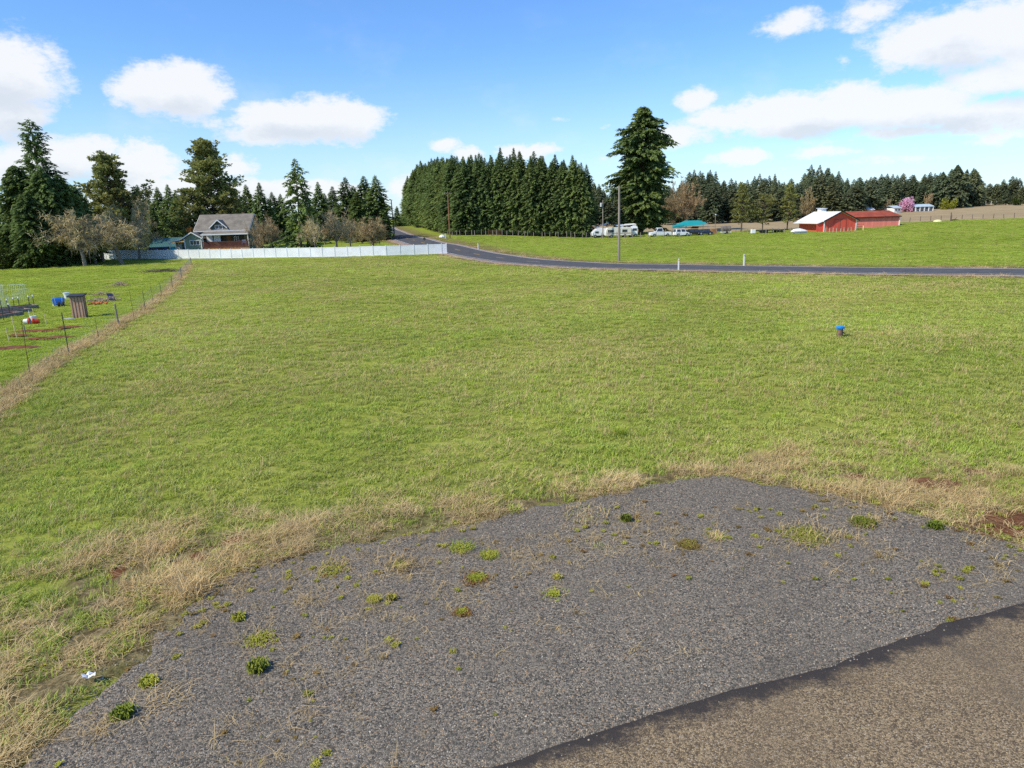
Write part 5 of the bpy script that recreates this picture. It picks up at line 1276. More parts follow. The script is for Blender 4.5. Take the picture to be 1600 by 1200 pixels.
# ---- post and wire fence in front of the stand and the white vehicles
def post_fence(name, lab, pts, h, wires=True, gapm=None, mat=None):
    b0 = Vector(pts[0]); o = thing(name, lab, 'fence', tuple(b0)); r = np.random.default_rng(len(pts)); prev = None; mbw = MB()
    for p in pts:
        q = Vector(p) - b0; hh = h * r.uniform(.85, 1.1); MB().tube(q - Vector((0, 0, .2)), q + Vector((r.normal(0, .04), r.normal(0, .04), hh)), .085, .07, 7).build('post', mat or m_wood, o)
        if prev is not None:
            for z in (.45, .75, .97): mbw.tube(prev + Vector((0, 0, h * z)), q + Vector((0, 0, h * z)), .012, n=3, cap=False)
        prev = q
    mbw.build('wire', m_wire, o)
    return o
pf = [tuple(at(px, d)) for px, d in zip(np.linspace(719, 925, 26) + rt.normal(0, 1.2, 26), np.linspace(174, 163, 26))]
post_fence('field_fence', 'weathered post and wire fence along the front of the dense stand', pf, 1.35)
pf = [tuple(at(px, d)) for px, d in zip(np.linspace(927, 1062, 12), np.linspace(162.5, 160, 12))]
post_fence('field_fence', 'sparse post and wire fence in front of the white trailers and giant fir', pf, 1.3)
pf = [tuple(at(px, d)) for px, d in [(714, 172), (707, 178), (700, 186), (693, 194), (686, 205), (679, 217), (672, 230), (665, 245), (657, 262), (648, 285)]]
post_fence('field_fence', 'fence of short posts along the road bank beside the dense stand', pf, 1.2)
pf = [tuple(at(px, d)) for px, d in zip(np.linspace(1120, 1245, 14), np.linspace(163, 158, 14))]
post_fence('field_fence', 'low post and wire fence under the three yellow green pines', pf, 1.0)
pf = [tuple(at(px, d)) for px, d in zip(np.linspace(1405, 1650, 16), np.linspace(178, 172, 16))]
post_fence('field_fence', 'dark sparse fence between the green field and the tan slope on the right', pf, 1.1, mat=m_branchd)
pf = [tuple(at(px, d)) for px, d in zip(np.linspace(1540, 1650, 14), np.linspace(318, 315, 14))]
post_fence('field_fence', 'pale rail fence along the foot of the far wood near the right edge', pf, 1.6, mat=m_whitep)
p = at(774, 173); o = thing('field_gate', 'rusty red panel gate in the fence before the dense stand', 'gate', tuple(p)); mb = MB()
for z in (.25, .55, .85, 1.15): mb.box((0, 0, z), (3.2, .05, .07))
mb.build('rail', m_rust, o)
for x in (-1.6, -.5, .5, 1.6): MB().box((x, .03, .75), (.08, .05, 1.4)).build('upright', m_rust, o)
p = at(691, 168); mb = MB(); mb.lathe([(.5, 0), (.75, .2), (.6, .55), (.2, .75)], 8); q = mb.build('boulder', m_whitep); q.location = p; tag(q, 'pale boulder on the road bank left of the brown pole', 'boulder')
p = at(702.5, 163.5); mb = MB(); mb.box((0, 0, .55), (.3, .22, 1.2)); q = mb.build('utility_pedestal', m_porc, bevel=.03); q.location = p + Vector((-.9, 0, 0)); tag(q, 'small pale utility box at the foot of the brown pole', 'utility box')
p = gp(664, 390); o = thing('mailbox', 'dark mailbox on a post behind the right end of the white fence', 'mailbox', tuple(p)); MB().box((0, 0, .9), (.12, .12, 2.1)).build('post', m_wood, o)
mb = MB(); mb.prism([(-.2, 1.85), (.2, 1.85), (.2, 2.1), (.12, 2.25), (-.12, 2.25), (-.2, 2.1)], -.3, .3); mb.build('box', m_roofk, o)
p = at(612, 178); o = thing('road_barrier', 'low rusty guard rail by the leaning grey pole', 'barrier', tuple(p))
for x in (-1.5, 0, 1.5): MB().box((x, .05, .35), (.15, .15, .9)).build('post', m_wood, o)
MB().box((0, -.06, .65), (4, .08, .3)).build('rail', m_rust, o)

# ------------------------------------------------------------------ the house behind the white fence
m_sage = M('sage green lap siding', (.22, .275, .19), .08, .7, .7); m_sageD = M('deep green siding', (.06, .095, .085), .1, .7, .7)
m_shingle = M('grey brown asphalt shingle', (.215, .19, .155), .2, .8, .9, bump=.4, dirt=.25)
m_deck = M('red brown deck stain', (.17, .06, .042), .2, 1.5, .7); m_lattice = M('orange cedar lattice', (.48, .24, .10), .35, 3.5, .8)
m_teal = M('teal green metal roof', (.06, .15, .14), .12, .5, .5); m_moss = M('orange moss on metal', (.36, .20, .04), .45, 1.2, .9)
m_blind = M('white blind', (.80, .80, .79), .04, 2, .7)
D_ = 146; U = D_ / F * 1.02                   # metres per photo pixel at the house
c0 = at(352, D_) + Vector((0, 0, .55)); HZ = lambda y, x=352: at_h(x, y, D_) - c0.z
house = thing('house', 'sage green house with grey roof, dormer and long porch behind the white fence', 'house', tuple(c0), R(4))
W2 = 5.4; zr = 7.2; ze = 4.35; dep = 8.6; zp = 3.75
# main walls and gables (front face at y=0)
mb = MB(); mb.prism([(0, -1), (dep, -1), (dep, ze - .1), (dep / 2, zr - .22), (0, ze - .1)], -W2 + .45, W2 - .45, 'x'); mb.build('wall', m_sage, house)
rf = MB(); rf.slab((-W2, -.75, ze - .32), (W2, -.75, ze - .32), (W2, dep / 2, zr), (-W2, dep / 2, zr), .16); rf.slab((W2, dep + .75, ze - .32), (-W2, dep + .75, ze - .32), (-W2, dep / 2, zr), (W2, dep / 2, zr), .16)
roof = rf.build('roof', m_shingle, house)
mb = MB(); mb.box((0, -.79, ze - .26), (2 * W2 + .1, .06, .22)); mb.tube((-W2 - .03, -.75, ze - .3), (-W2 - .03, dep / 2, zr), .09, n=4); mb.tube((W2 + .03, -.75, ze - .3), (W2 + .03, dep / 2, zr), .09, n=4); mb.build('fascia', m_whitep, house)
mb = MB(); mb.lim(2.8, 3.3, dep * .55, dep * .55 + .5, zr - .8, zr + .35); mb.build('chimney', M('brick', (.25, .12, .08), .3, 3), roof)
# dormer
dz = ze + .25; dw = 1.75; dx0 = -.55; dh = 1.55
dor = MB().prism([(dx0 - dw + .25, dz - .2), (dx0 + dw - .25, dz - .2), (dx0 + dw - .25, dz + .18), (dx0, dz + dh - .15), (dx0 - dw + .25, dz + .18)], -.35, 2.8).build('dormer', m_sageD, house)
mb = MB(); mb.slab((dx0 - dw, -.75, dz), (dx0, -.75, dz + dh), (dx0, 3.0, dz + dh), (dx0 - dw, 3.0, dz), .12); mb.slab((dx0, -.75, dz + dh), (dx0 + dw, -.75, dz), (dx0 + dw, 3.0, dz), (dx0, 3.0, dz + dh), .12); mb.build('roof', m_shingle, dor)
mb = MB(); mb.slab((dx0 - dw - .02, -.83, dz - .1), (dx0, -.83, dz + dh - .08), (dx0, -.83, dz + dh + .16), (dx0 - dw - .02, -.83, dz + .12), .08); mb.slab((dx0, -.83, dz + dh - .08), (dx0 + dw + .02, -.83, dz - .1), (dx0 + dw + .02, -.83, dz + .12), (dx0, -.83, dz + dh + .16), .08); mb.build('bargeboard', m_whitep, dor)
def window(par, x, z, w, h, y, mull=1, frame=m_whitep):
    fr = MB()
    fr.lim(x - w / 2 - .1, x + w / 2 + .1, y - .05, y, z - .1, z); fr.lim(x - w / 2 - .1, x + w / 2 + .1, y - .05, y, z + h, z + h + .1)
    fr.lim(x - w / 2 - .1, x - w / 2, y - .05, y, z, z + h); fr.lim(x + w / 2, x + w / 2 + .1, y - .05, y, z, z + h)
    for k in range(mull): xx = x - w / 2 + w * (k + 1) / (mull + 1); fr.lim(xx - .04, xx + .04, y - .045, y, z, z + h)
    wn_ = fr.build('window', frame, par); MB().lim(x - w / 2, x + w / 2, y - .02, y - .005, z, z + h).build('pane', m_glass, wn_)
window(dor, dx0 + .05, dz - .08, 1.35, .62, -.355, 1)
# porch
px0, px1, py0 = -3.3, 5.75, -3.0
MB().slab((px0, py0, zp - .35), (px1, py0, zp - .35), (px1, -.72, ze - .42), (px0, -.72, ze - .42), .12).build('porch_roof', m_shingle, house)
MB().box(((px0 + px1) / 2, py0 - .04, zp - .33), (px1 - px0 + .1, .07, .22)).build('porch_fascia', m_whitep, house)
for x in (px0 + .2, px1 - .15): MB().box((x, py0 + .2, (zp - .45) / 2 - .15), (.16, .16, zp - .15)).build('porch_post', m_whitep, house)
MB().lim(px0, px1 - .05, py0 + .05, .2, .95, 1.15).build('porch_floor', m_deck, house)
MB().lim(px0 + .05, px1 - .1, py0 + .12, py0 + .2, -.2, .94).build('porch_skirt', m_lattice, house)
mb = MB(); mb.lim(px0, px1 - .1, py0 + .08, py0 + .16, 1.98, 2.08); mb.lim(px0, px1 - .1, py0 + .09, py0 + .15, 1.22, 1.30)
for k in range(64): x = px0 + .1 + (px1 - px0 - .3) * k / 63; mb.box((x, py0 + .12, 1.64), (.07, .03, .66))
mb.build('porch_railing', m_deck, house)
for x, w in ((-2.2, 1.15), (-.75, 1.3)): MB().lim(x - w / 2, x + w / 2, -1.42, -1.38, 1.95, 3.30).build('porch_blind', m_blind, house)
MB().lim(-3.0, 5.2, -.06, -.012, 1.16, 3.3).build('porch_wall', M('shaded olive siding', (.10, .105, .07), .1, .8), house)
window(house, 2.6, 2.0, .8, .8, -.065, 1); MB().lim(.7, 1.5, -.12, -.07, 1.16, 3.1).build('porch_door', M('varnished wood door', (.30, .14, .05), .2, 2), house)
o2 = MB(); o2.lim(4.1, 5.0, -.12, -.066, 1.6, 3.0); o2.build('window', m_glass, house)
# left wing with its own small gable and a side porch
wx0, wx1, wz = -6.55, -3.42, 3.05; wxc = (wx0 + wx1) / 2
MB().prism([(wx0, -1), (wx1, -1), (wx1, wz - .25), (wxc, wz + .72), (wx0, wz - .25)], -2.9, 2.5).build('wing_wall', m_sage, house)
mb = MB(); mb.slab((wx0 - .5, -3.3, wz - .42), (wxc, -3.3, wz + .85), (wxc, 2.6, wz + .85), (wx0 - .5, 2.6, wz - .42), .12); mb.slab((wxc, -3.3, wz + .85), (wx1 + .45, -3.3, wz - .40), (wx1 + .45, 2.6, wz - .40), (wxc, 2.6, wz + .85), .12)
mb.slab((wx0 - 3.1, -3.3, wz - .95), (wx0 - .5, -3.3, wz - .42), (wx0 - .5, 2.2, wz - .42), (wx0 - 3.1, 2.2, wz - .95), .12); mb.build('wing_roof', m_shingle, house)
mb = MB()
for a, b2 in (((wx0 - .5, wz - .42), (wxc, wz + .85)), ((wxc, wz + .85), (wx1 + .45, wz - .40)), ((wx0 - 3.1, wz - .95), (wx0 - .5, wz - .42))):
    mb.slab((a[0], -3.36, a[1] - .05), (b2[0], -3.36, b2[1] - .05), (b2[0], -3.36, b2[1] + .17), (a[0], -3.36, a[1] + .17), .05)
mb.build('wing_bargeboard', m_whitep, house)
window(house, wxc + .35, 1.6, 1.75, .75, -2.905, 2)
MB().lim(wx0 - .02, wx1 + .02, -2.96, -2.904, -.2, .55).build('wing_plinth', m_whitep, house)
MB().lim(wx0 - .1, wx0 + .08, -2.98, -2.9, .56, wz - .3).build('corner_trim', m_whitep, house)
MB().lim(wx1 - .08, wx1 + .1, -2.985, -2.9, .56, wz - .3).build('corner_trim', m_whitep, house)
for x in (wx0 - 2.85, wx0 - 1.75): MB().box((x, -3.1, 1.0), (.16, .16, 2.4)).build('side_post', m_whitep, house)
MB().lim(wx0 - 2.7, wx0 - 1.2, -.5, -.4, -.2, 2.1).build('side_wall', m_sage, house); MB().lim(wx0 - 2.3, wx0 - 1.5, -.56, -.505, -.1, 1.9).build('side_door', m_whitep, house)
MB().lim(wx0 - 1.15, wx0 - .02, -.5, .4, -.2, 2.1).build('passage_shade', m_dark, house)  # solid near-black block: the shade of the opening is put into its colour
o = thing('porch_swing', 'small pale seat visible behind the porch railing', 'seat', tuple(house.matrix_basis @ Vector((4.5, -1.2, 1.15))) if False else (c0.x + 4.4, c0.y - 1.1, c0.z + 1.15), R(4))
MB().box((0, 0, .45), (.9, .5, .08)).build('seat', m_whitep, o); MB().box((0, .24, .8), (.9, .06, .6)).build('backrest', m_whitep, o)
for x in (-.4, .4): MB().box((x, 0, .2), (.06, .4, .4)).build('leg', m_whitep, o)
# green roofed shed
g0 = at(266, 150); shed = thing('garden_shed', 'low green shed with a mossy teal metal roof left of the house', 'shed', tuple(g0), R(3)); hw = 3.9
MB().lim(-hw + .3, hw - .3, 0, 5, -.3, 1.95).build('wall', m_sage, shed)
mb = MB(); mb.slab((-hw, -.7, 1.75), (hw, -.7, 1.75), (hw, 2.6, 3.55), (-hw, 2.6, 3.55), .1); mb.slab((hw, 5.7, 1.75), (-hw, 5.7, 1.75), (-hw, 2.6, 3.55), (hw, 2.6, 3.55), .1); rr_ = mb.build('roof', m_teal, shed)
mb = MB(); sl = (3.55 - 1.75) / 3.3
mb.add([(.3, .55, 1.75 + 1.25 * sl + .125), (2.0, .35, 1.75 + 1.05 * sl + .125), (3.7, 1.2, 1.75 + 1.9 * sl + .125), (3.75, 2.2, 1.75 + 2.9 * sl + .125), (2.2, 2.3, 1.75 + 3.0 * sl + .125), (1.0, 1.5, 1.75 + 2.2 * sl + .125)], [(0, 1, 2, 3, 4, 5)]); mb.build('moss', m_moss, rr_)
mb = MB()
for k in range(20): x = -hw + .2 + (2 * hw - .4) * k / 19; mb.slab((x - .02, -.69, 1.86), (x + .02, -.69, 1.86), (x + .02, 2.58, 3.655), (x - .02, 2.58, 3.655), .03)
mb.build('seam', m_teal, rr_)
window(shed, -.9, .9, 1.3, .8, -.005, 1)
# barrel and car showing over the fence
p = at(272, 141); o = thing('rain_barrel', 'teal plastic barrel showing above the white fence left of the house', 'barrel', tuple(p)); mt_ = M('teal plastic', (.02, .26, .30), .1, 3, .4)
MB().lathe([(.42, 0), (.52, .4), (.54, 1.0), (.50, 1.6), (.42, 2.0)], 14).build('body', mt_, o); MB().lathe([(.45, 2.002), (.45, 2.08), (.2, 2.12)], 14).build('lid', mt_, o)

# ------------------------------------------------------------------ vehicles
def car(px, d, lab, body, L=4.5, W=1.8, H=1.5, rz=0.0, style='car', name='parked_car', cat='car', group='vehicles parked by the giant fir'):
    p = at(px, d); o = thing(name, lab, cat, tuple(p), rz, group); h = L / 2; zc = H * .56; z0 = .28
    if style == 'pickup': cab = [(-h * .50, zc), (-h * .28, H), (h * .14, H), (h * .22, zc)]; deck = zc * .93
    elif style == 'suv': cab = [(-h * .55, zc), (-h * .34, H), (h * .86, H), (h * .95, zc)]; deck = zc
    elif style == 'van': cab = [(-h * .86, zc), (-h * .58, H), (h * .95, H), (h * .98, zc)]; deck = zc
    else: cab = [(-h * .42, zc), (-h * .12, H), (h * .48, H), (h * .80, zc)]; deck = zc * .96
    mb = MB(); mb.prism([(-h, z0 + .05), (-h * .97, zc * .78), (-h * .88, zc * .90), (cab[0][0], zc), (cab[3][0], deck), (h * .97, deck), (h, zc * .7), (h, z0 + .05), (h * .9, z0), (-h * .9, z0)], -W / 2, W / 2)
    mb.build('body', body, o, bevel=.07)
    mb = MB(); ins = W * .10
    vs = [(cab[0][0], -W / 2 + .02, zc - .02), (cab[1][0], -W / 2 + ins, H), (cab[2][0], -W / 2 + ins, H), (cab[3][0], -W / 2 + .02, zc - .02)]; vs += [(v[0], -v[1], v[2]) for v in vs]
    mb.add(vs, [(0, 1, 2, 3), (4, 5, 6, 7), (0, 1, 5, 4), (1, 2, 6, 5), (2, 3, 7, 6), (3, 0, 4, 7)]); mb.build('cabin', body, o, bevel=.04)
    def lerp(a, b, s): return tuple(a[i] + (b[i] - a[i]) * s for i in range(3))
    for sgn in (0, 4):
        a, b2, c, d2 = [Vector(vs[sgn + i]) for i in range(4)]; off = Vector((0, -.012 if sgn == 0 else .012, 0)); nw = 2 if style != 'pickup' else 1
        for k in range(nw):
            s0, s1 = .06 + .92 / nw * k, .06 + .92 / nw * (k + 1) - .08; bot = lambda s: a.lerp(d2, s) ; top_ = lambda s: b2.lerp(c, s)
            q = [bot(s0).lerp(top_(s0), .12) + off, bot(s1).lerp(top_(s1), .12) + off, bot(s1).lerp(top_(s1), .86) + off, bot(s0).lerp(top_(s0), .86) + off]; m2 = MB(); m2.slab(*q, .008 if sgn else -.008); m2.build('window', m_glass, o)
    for i, j, sg in ((0, 1, -1), (3, 2, 1)):
        a, b2 = Vector(vs[i]), Vector(vs[j]); a2, b3 = Vector(vs[i + 4]), Vector(vs[j + 4]); off = Vector((sg * .015, 0, .008))
        q = [a.lerp(b2, .12).lerp(a2.lerp(b3, .12), .08) + off, a.lerp(b2, .12).lerp(a2.lerp(b3, .12), .92) + off, a.lerp(b2, .86).lerp(a2.lerp(b3, .86), .90) + off, a.lerp(b2, .86).lerp(a2.lerp(b3, .86), .10) + off]
        m2 = MB(); m2.slab(*q, .008); m2.build('windscreen' if sg < 0 else 'rear_window', m_glass, o)
    for x in (-h * .64, h * .62):
        for y in (-W / 2 + .08, W / 2 - .08):
            wh = MB().tube((x, y - .12, .34), (x, y + .12, .34), .34, n=16).build('wheel', m_black, o); MB().tube((x, y - .125, .34), (x, y + .125, .34), .19, n=12).build('rim', m_alu, wh)
    for y in (-W * .36, W * .36):
        MB().box((-h - .005, y, zc * .68), (.06, .28, .14)).build('headlight', m_porc, o); MB().box((h + .003, y, zc * .68), (.05, .2, .16)).build('tail_light', m_red, o)
    return o
m_cwhite = M('white car paint', (.78, .79, .80), .04, 1, .3, spec=.5); m_cnavy = M('navy car paint', (.012, .02, .05), .1, 1, .25, spec=.5); m_cblack = M('black car paint', (.014, .014, .016), .1, 1, .3, spec=.5); m_cblue = M('dark blue car paint', (.02, .05, .17), .1, 1, .3, spec=.5); m_csilver = M('silver grey paint', (.42, .44, .46), .08, 1, .35, .3)
m_cream = M('cream motorhome shell', (.72, .68, .58), .06, .5, .5, dirt=.1)
car(246, 142.5, 'dark blue van roof showing over the white fence in front of the green shed', m_cblue, 4.8, 1.9, 2.15, R(5), 'van', group=None)
car(1031, 164, 'white pickup truck parked right of the giant fir trunk', m_cwhite, 4.9, 1.9, 1.95, R(6), 'pickup')
car(1064, 162.5, 'white van under the small teal awning', m_cwhite, 3.3, 1.9, 1.65, R(188), 'suv')
car(1086, 163.5, 'black off-roader with its rear hatch raised under the teal canopy', m_cblack, 3.4, 1.8, 1.35, R(176), 'suv')
car(1102, 162, 'navy car parked at the right side of the teal canopy', m_cnavy, 3.1, 1.75, 1.25, R(-8), 'car')
p = at(1086, 163.5); mb = MB(); mb.slab((-.85, -.8, 1.45), (.9, -.8, 1.5), (.75, .5, 1.95), (-.7, .5, 1.9), .06); q = mb.build('raised_hatch', m_cblack, [o for o in bpy.data.objects if o.get('label', '').startswith('black off-roader')][0])
# motorhome and trailers on the left of the giant fir
def trailer(px, d, L, H, lab, name, cat, mat, wins, nose=0.0, rz=0.0, stripe=None):
    p = at(px, d); o = thing(name, lab, cat, tuple(p), rz, 'vehicles parked by the giant fir'); h = L / 2; W = 2.3; z0 = .45
    prof = [(-h + .05, z0), (h, z0), (h, H - .12), (h - .15, H), (-h + nose + .2, H), (-h + nose * .55, H * .78), (-h, H * .5)]
    MB().prism(prof, -W / 2, W / 2).build('body', mat, o, bevel=.06)
    for (x, z, w, hh) in wins:
        fr = MB().lim(x - w / 2 - .06, x + w / 2 + .06, -W / 2 - .03, -W / 2 + .01, z - .06, z + hh + .06).build('window', m_porc, o); MB().lim(x - w / 2, x + w / 2, -W / 2 - .04, -W / 2 - .02, z, z + hh).build('pane', m_glass, fr)
    if stripe: MB().lim(-h + .3, h - .03, -W / 2 - .012, -W / 2 + .01, z0 + .35, z0 + .6).build('stripe', stripe, o)
    for x in (-h * .55, h * .5):
        for y in (-W / 2 + .12, W / 2 - .12):
            wh = MB().tube((x, y - .14, .36), (x, y + .14, .36), .36, n=16).build('wheel', m_black, o); MB().tube((x, y - .145, .36), (x, y + .145, .36), .18, n=12).build('rim', m_alu, wh)
    MB().box((h * .3, 0, H + .12), (.8, .6, .24)).build('roof_vent', m_porc, o)
    return o
m_tan2 = M('beige stripe', (.45, .36, .26), .1, 1)
trailer(935, 166, 3.3, 2.0, 'small white sloping nosed trailer at the left of the parked row', 'camper_trailer', 'trailer', m_cwhite, [(-.55, 1.0, .75, .4)], .9, R(3))
trailer(965, 165.5, 5.9, 2.25, 'long cream motorhome with dark side windows left of the giant fir', 'motorhome', 'motorhome', m_cream, [(-2.25, 1.15, .35, .6), (-1.55, 1.15, .9, .6), (.1, .85, .5, 1.0), (1.4, 1.2, 1.1, .55)], .3, R(2), m_tan2)
trailer(989, 166.5, 1.9, 2.35, 'boxy white van with a pale blue window beside the giant fir trunk', 'box_van', 'van', m_cwhite, [(.3, 1.4, .9, .5)], .35, R(-5))
p = at(940, 172); o = thing('pole_barn', 'low shelter with a pale sloping roof behind the white trailers', 'shelter', tuple(p)); MB().slab((-3.4, -1.4, 1.7), (1.6, -1.4, 3.0), (1.6, 1.6, 3.0), (-3.4, 1.6, 1.7), .1).build('roof', m_csilver, o)
for x, z in ((-3.1, 1.7), (1.3, 2.85)):
    for y in (-1.2, 1.4): MB().box((x, y, z / 2 - .1), (.15, .15, z)).build('post', m_wood, o)
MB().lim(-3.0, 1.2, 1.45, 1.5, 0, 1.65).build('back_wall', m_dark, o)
p = at(978, 172); o = thing('pole_barn', 'open grey framed shelter behind the cream motorhome', 'shelter', tuple(p)); MB().slab((-2.5, -1.4, 2.3), (2.2, -1.4, 2.5), (2.2, 1.6, 2.7), (-2.5, 1.6, 2.5), .1).build('roof', m_whitep, o)
for x in (-2.2, 0, 1.9):
    for y in (-1.2, 1.4): MB().box((x, y, 1.1), (.14, .14, 2.3)).build('post', m_whitep, o)
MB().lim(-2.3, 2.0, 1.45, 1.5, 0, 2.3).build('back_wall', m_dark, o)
# teal canopy
m_tealf = M('teal tarpaulin', (.015, .29, .30), .1, .6, .6)
p = at(1080, 168); o = thing('canopy_tent', 'large teal peaked canopy over the parked cars', 'canopy', tuple(p)); U2 = 168 / F * 1.02
zt = 2.95; mb = MB(); x0, x1 = -22 * U2, 22 * U2
apx = 3.5 * U2; mb.add([(x0, -2.2, zt - 1.15), (x1, -2.0, zt - .65), (x1, 2.4, zt - .65), (x0, 2.4, zt - .8), (apx - 2, 0.2, zt + .2), (apx + 1.5, .2, zt + .15)], [(0, 1, 5, 4), (1, 2, 5), (2, 3, 4, 5), (3, 0, 4)]); q = mb.build('cover', m_tealf, o); sm = q.modifiers.new('t', 'SOLIDIFY'); sm.thickness = .05
mb = MB(); mb.lim(x0, x1, -2.22, -2.2, zt - 1.4, zt - 1.15)
for x in (x0 + .1, x1 - .1):
    for y in (-2.0, 2.2): MB().tube((x, y, -.1), (x, y, zt - .8), .05, n=8).build('leg', m_alu, o)
p = at(1059, 163); o = thing('awning', 'small flat teal awning left of the large teal canopy', 'awning', tuple(p)); MB().slab((-1.1, -1, 1.95), (1.1, -1, 2.1), (1.1, 1, 2.35), (-1.1, 1, 2.2), .3).build('cover', m_tealf, o)
for x in (-1, 1):
    for y in (-.9, .9): MB().tube((x, y, -.1), (x, y, 2.1), .04, n=6).build('leg', m_alu, o)
# crate, tank on trailer, flat trailers, bits
p = at(1114.5, 164); o = thing('wooden_crate', 'orange brown wooden crate stack by the short lamp pole', 'crate', tuple(p)); mw = M('orange brown timber', (.42, .22, .09), .3, 3, .85)
MB().lim(-.62, .62, -.6, .6, 0, 1.15).build('body', mw, o); mb = MB()
for k in range(4): mb.lim(-.66, .66, -.64, -.605, .05 + .28 * k, .25 + .28 * k)
mb.build('slat', mw, o); MB().lim(-.68, .68, -.66, .66, 1.155, 1.22).build('lid', mw, o)
p = at(1134, 164); o = thing('stock_tank', 'grey brown cylindrical tank on a white trailer', 'tank', tuple(p)); m_tank = M('grey brown tank steel', (.20, .175, .15), .2, .8, .7)
MB().tube((-1.0, 0, 1.15), (1.0, 0, 1.15), .62, n=22).build('tank', m_tank, o); MB().lim(-1.1, 1.1, -.55, .55, .32, .5).build('trailer_bed', m_whitep, o)
for x in (-.8, 0, .8): MB().tube((x - .03, 0, 1.15), (x + .03, 0, 1.15), .64, n=22).build('band', m_ribd, o)
for y in (-.6, .6): MB().tube((.1, y - .08, .26), (.1, y + .08, .26), .26, n=14).build('wheel', m_black, o)
for px, d, L, lab in [(1192, 161, 2.8, 'low dark flat trailer under the middle yellow green pine'), (1215, 160, 4.0, 'longer low dark flat trailer left of the red barn')]:
    p = at(px, d); o = thing('flat_trailer', lab, 'trailer', tuple(p), 0, 'flat trailers'); MB().lim(-L / 2, L / 2, -.9, .9, .5, .64).build('bed', m_cblack, o); MB().box((-L / 2 - .5, 0, .5), (1.0, .1, .1)).build('drawbar', m_cblack, o)
    for x in (-.2, .5):
        for y in (-.95, .95): MB().tube((x, y - .1, .3), (x, y + .1, .3), .3, n=14).build('wheel', m_black, o)
p = at(1176.5, 160); o = thing('water_tote', 'small white square tote standing under the left yellow green pine', 'tote', tuple(p)); MB().lim(-.45, .45, -.4, .4, .1, .95).build('body', m_whitep, o, bevel=.05); MB().lim(-.5, .5, -.45, .45, 0, .1).build('pallet', m_wood, o); MB().tube((0, 0, .95), (0, 0, 1.03), .12, n=10).build('cap', m_black, o)
p = at(1248, 153.5); o = thing('covered_boat', 'small boat under a white cover beside the red barn', 'boat', tuple(p)); mb = MB()
st_ = [(-1.7, .1, .55), (-1.1, .5, .95), (.2, .65, 1.05), (1.3, .6, .75), (1.6, .55, .6)]; vs = []; fs = []
for x, w, z in st_: vs += [(x, -w, .35), (x, -w * 1.1, .55), (x, 0, z), (x, w * 1.1, .55), (x, w, .35)]
for i in range(len(st_) - 1): 
    for k in range(5): fs.append((i * 5 + k, i * 5 + (k + 1) % 5, (i + 1) * 5 + (k + 1) % 5, (i + 1) * 5 + k))
fs += [(0, 1, 2, 3, 4), (20, 21, 22, 23, 24)]; mb.add(vs, fs); mb.build('cover', m_whitep, o, smooth=False); MB().prism([(-1.5, .32), (1.6, .32), (1.5, 0.02), (-.8, 0.02)], -.45, .45).build('hull', m_csilver, o)

# ------------------------------------------------------------------ red barn and long shed
m_barn = M('red board siding', (.66, .10, .065), .14, .8, .75, dirt=.12, stretch=(5, 5, .4)); m_barnf = M('faded pinkish red siding', (.66, .20, .16), .12, .6, .75, dirt=.1, stretch=(5, 5, .4))
m_wroof = M('white metal roof', (.74, .74, .75), .05, .5, .5, dirt=.12); m_rroof = M('rusty red metal roof', (.34, .075, .035), .2, .5, .6)
BD = 155; UB = BD / F * 1.02; c = at(1312, BD)
barn = thing('red_barn', 'red gabled barn with a white metal roof and small white cupola', 'barn', tuple(c), R(5))
gw2 = 3.55; ew = 2.35; rz_ = 4.1; Lb = 11.0
# local x: gable width, y: length; gable faces the camera, ridge runs back and to the left
MB().prism([(-gw2, -.4), (gw2, -.4), (gw2, ew), (0, rz_), (-gw2, ew)], 0, Lb).build('wall', m_barn, barn)
sl = (rz_ - ew) / gw2; ov = .45
mb = MB(); mb.slab((-gw2 - ov, -.5, ew - ov * sl + .03), (0, -.5, rz_ + .03), (0, Lb + .4, rz_ + .03), (-gw2 - ov, Lb + .4, ew - ov * sl + .03), -.11); mb.slab((0, -.5, rz_ + .03), (gw2 + ov, -.5, ew - ov * sl + .03), (gw2 + ov, Lb + .4, ew - ov * sl + .03), (0, Lb + .4, rz_ + .03), -.11); rf = mb.build('roof', m_wroof, barn)
mb = MB(); mb.slab((-gw2 - ov, -.56, ew - ov * sl - .12), (0, -.56, rz_ - .12), (0, -.56, rz_ + .16), (-gw2 - ov, -.56, ew - ov * sl + .16), .05); mb.slab((0, -.56, rz_ - .12), (gw2 + ov, -.56, ew - ov * sl - .12), (gw2 + ov, -.56, ew - ov * sl + .16), (0, -.56, rz_ + .16), .05); mb.build('bargeboard', m_dark, barn)
for x in (-gw2, gw2): MB().box((x, -.03, ew / 2 - .05), (.16, .1, ew + .3)).build('corner_trim', m_whitep, barn)
dr = MB().lim(-1.3, 1.3, -.07, -.015, 0, 2.5).build('barn_door', m_barn, barn, 'large sliding door of the same red boards'); mb = MB(); mb.lim(-1.34, 1.34, -.09, -.075, 2.42, 2.54); mb.lim(-.04, .04, -.09, -.075, 0, 2.42); mb.build('frame', m_ribd, dr)
mb = MB(); mb.lim(-.6, .6, 7.2, 8.8, rz_ - .5, rz_ + .62); cu = mb.build('cupola', m_whitep, barn); MB().slab((-.8, 7.0, rz_ + .62), (.8, 7.0, rz_ + .62), (.8, 9.0, rz_ + .72), (-.8, 9.0, rz_ + .72), .08).build('roof', m_wroof, cu)
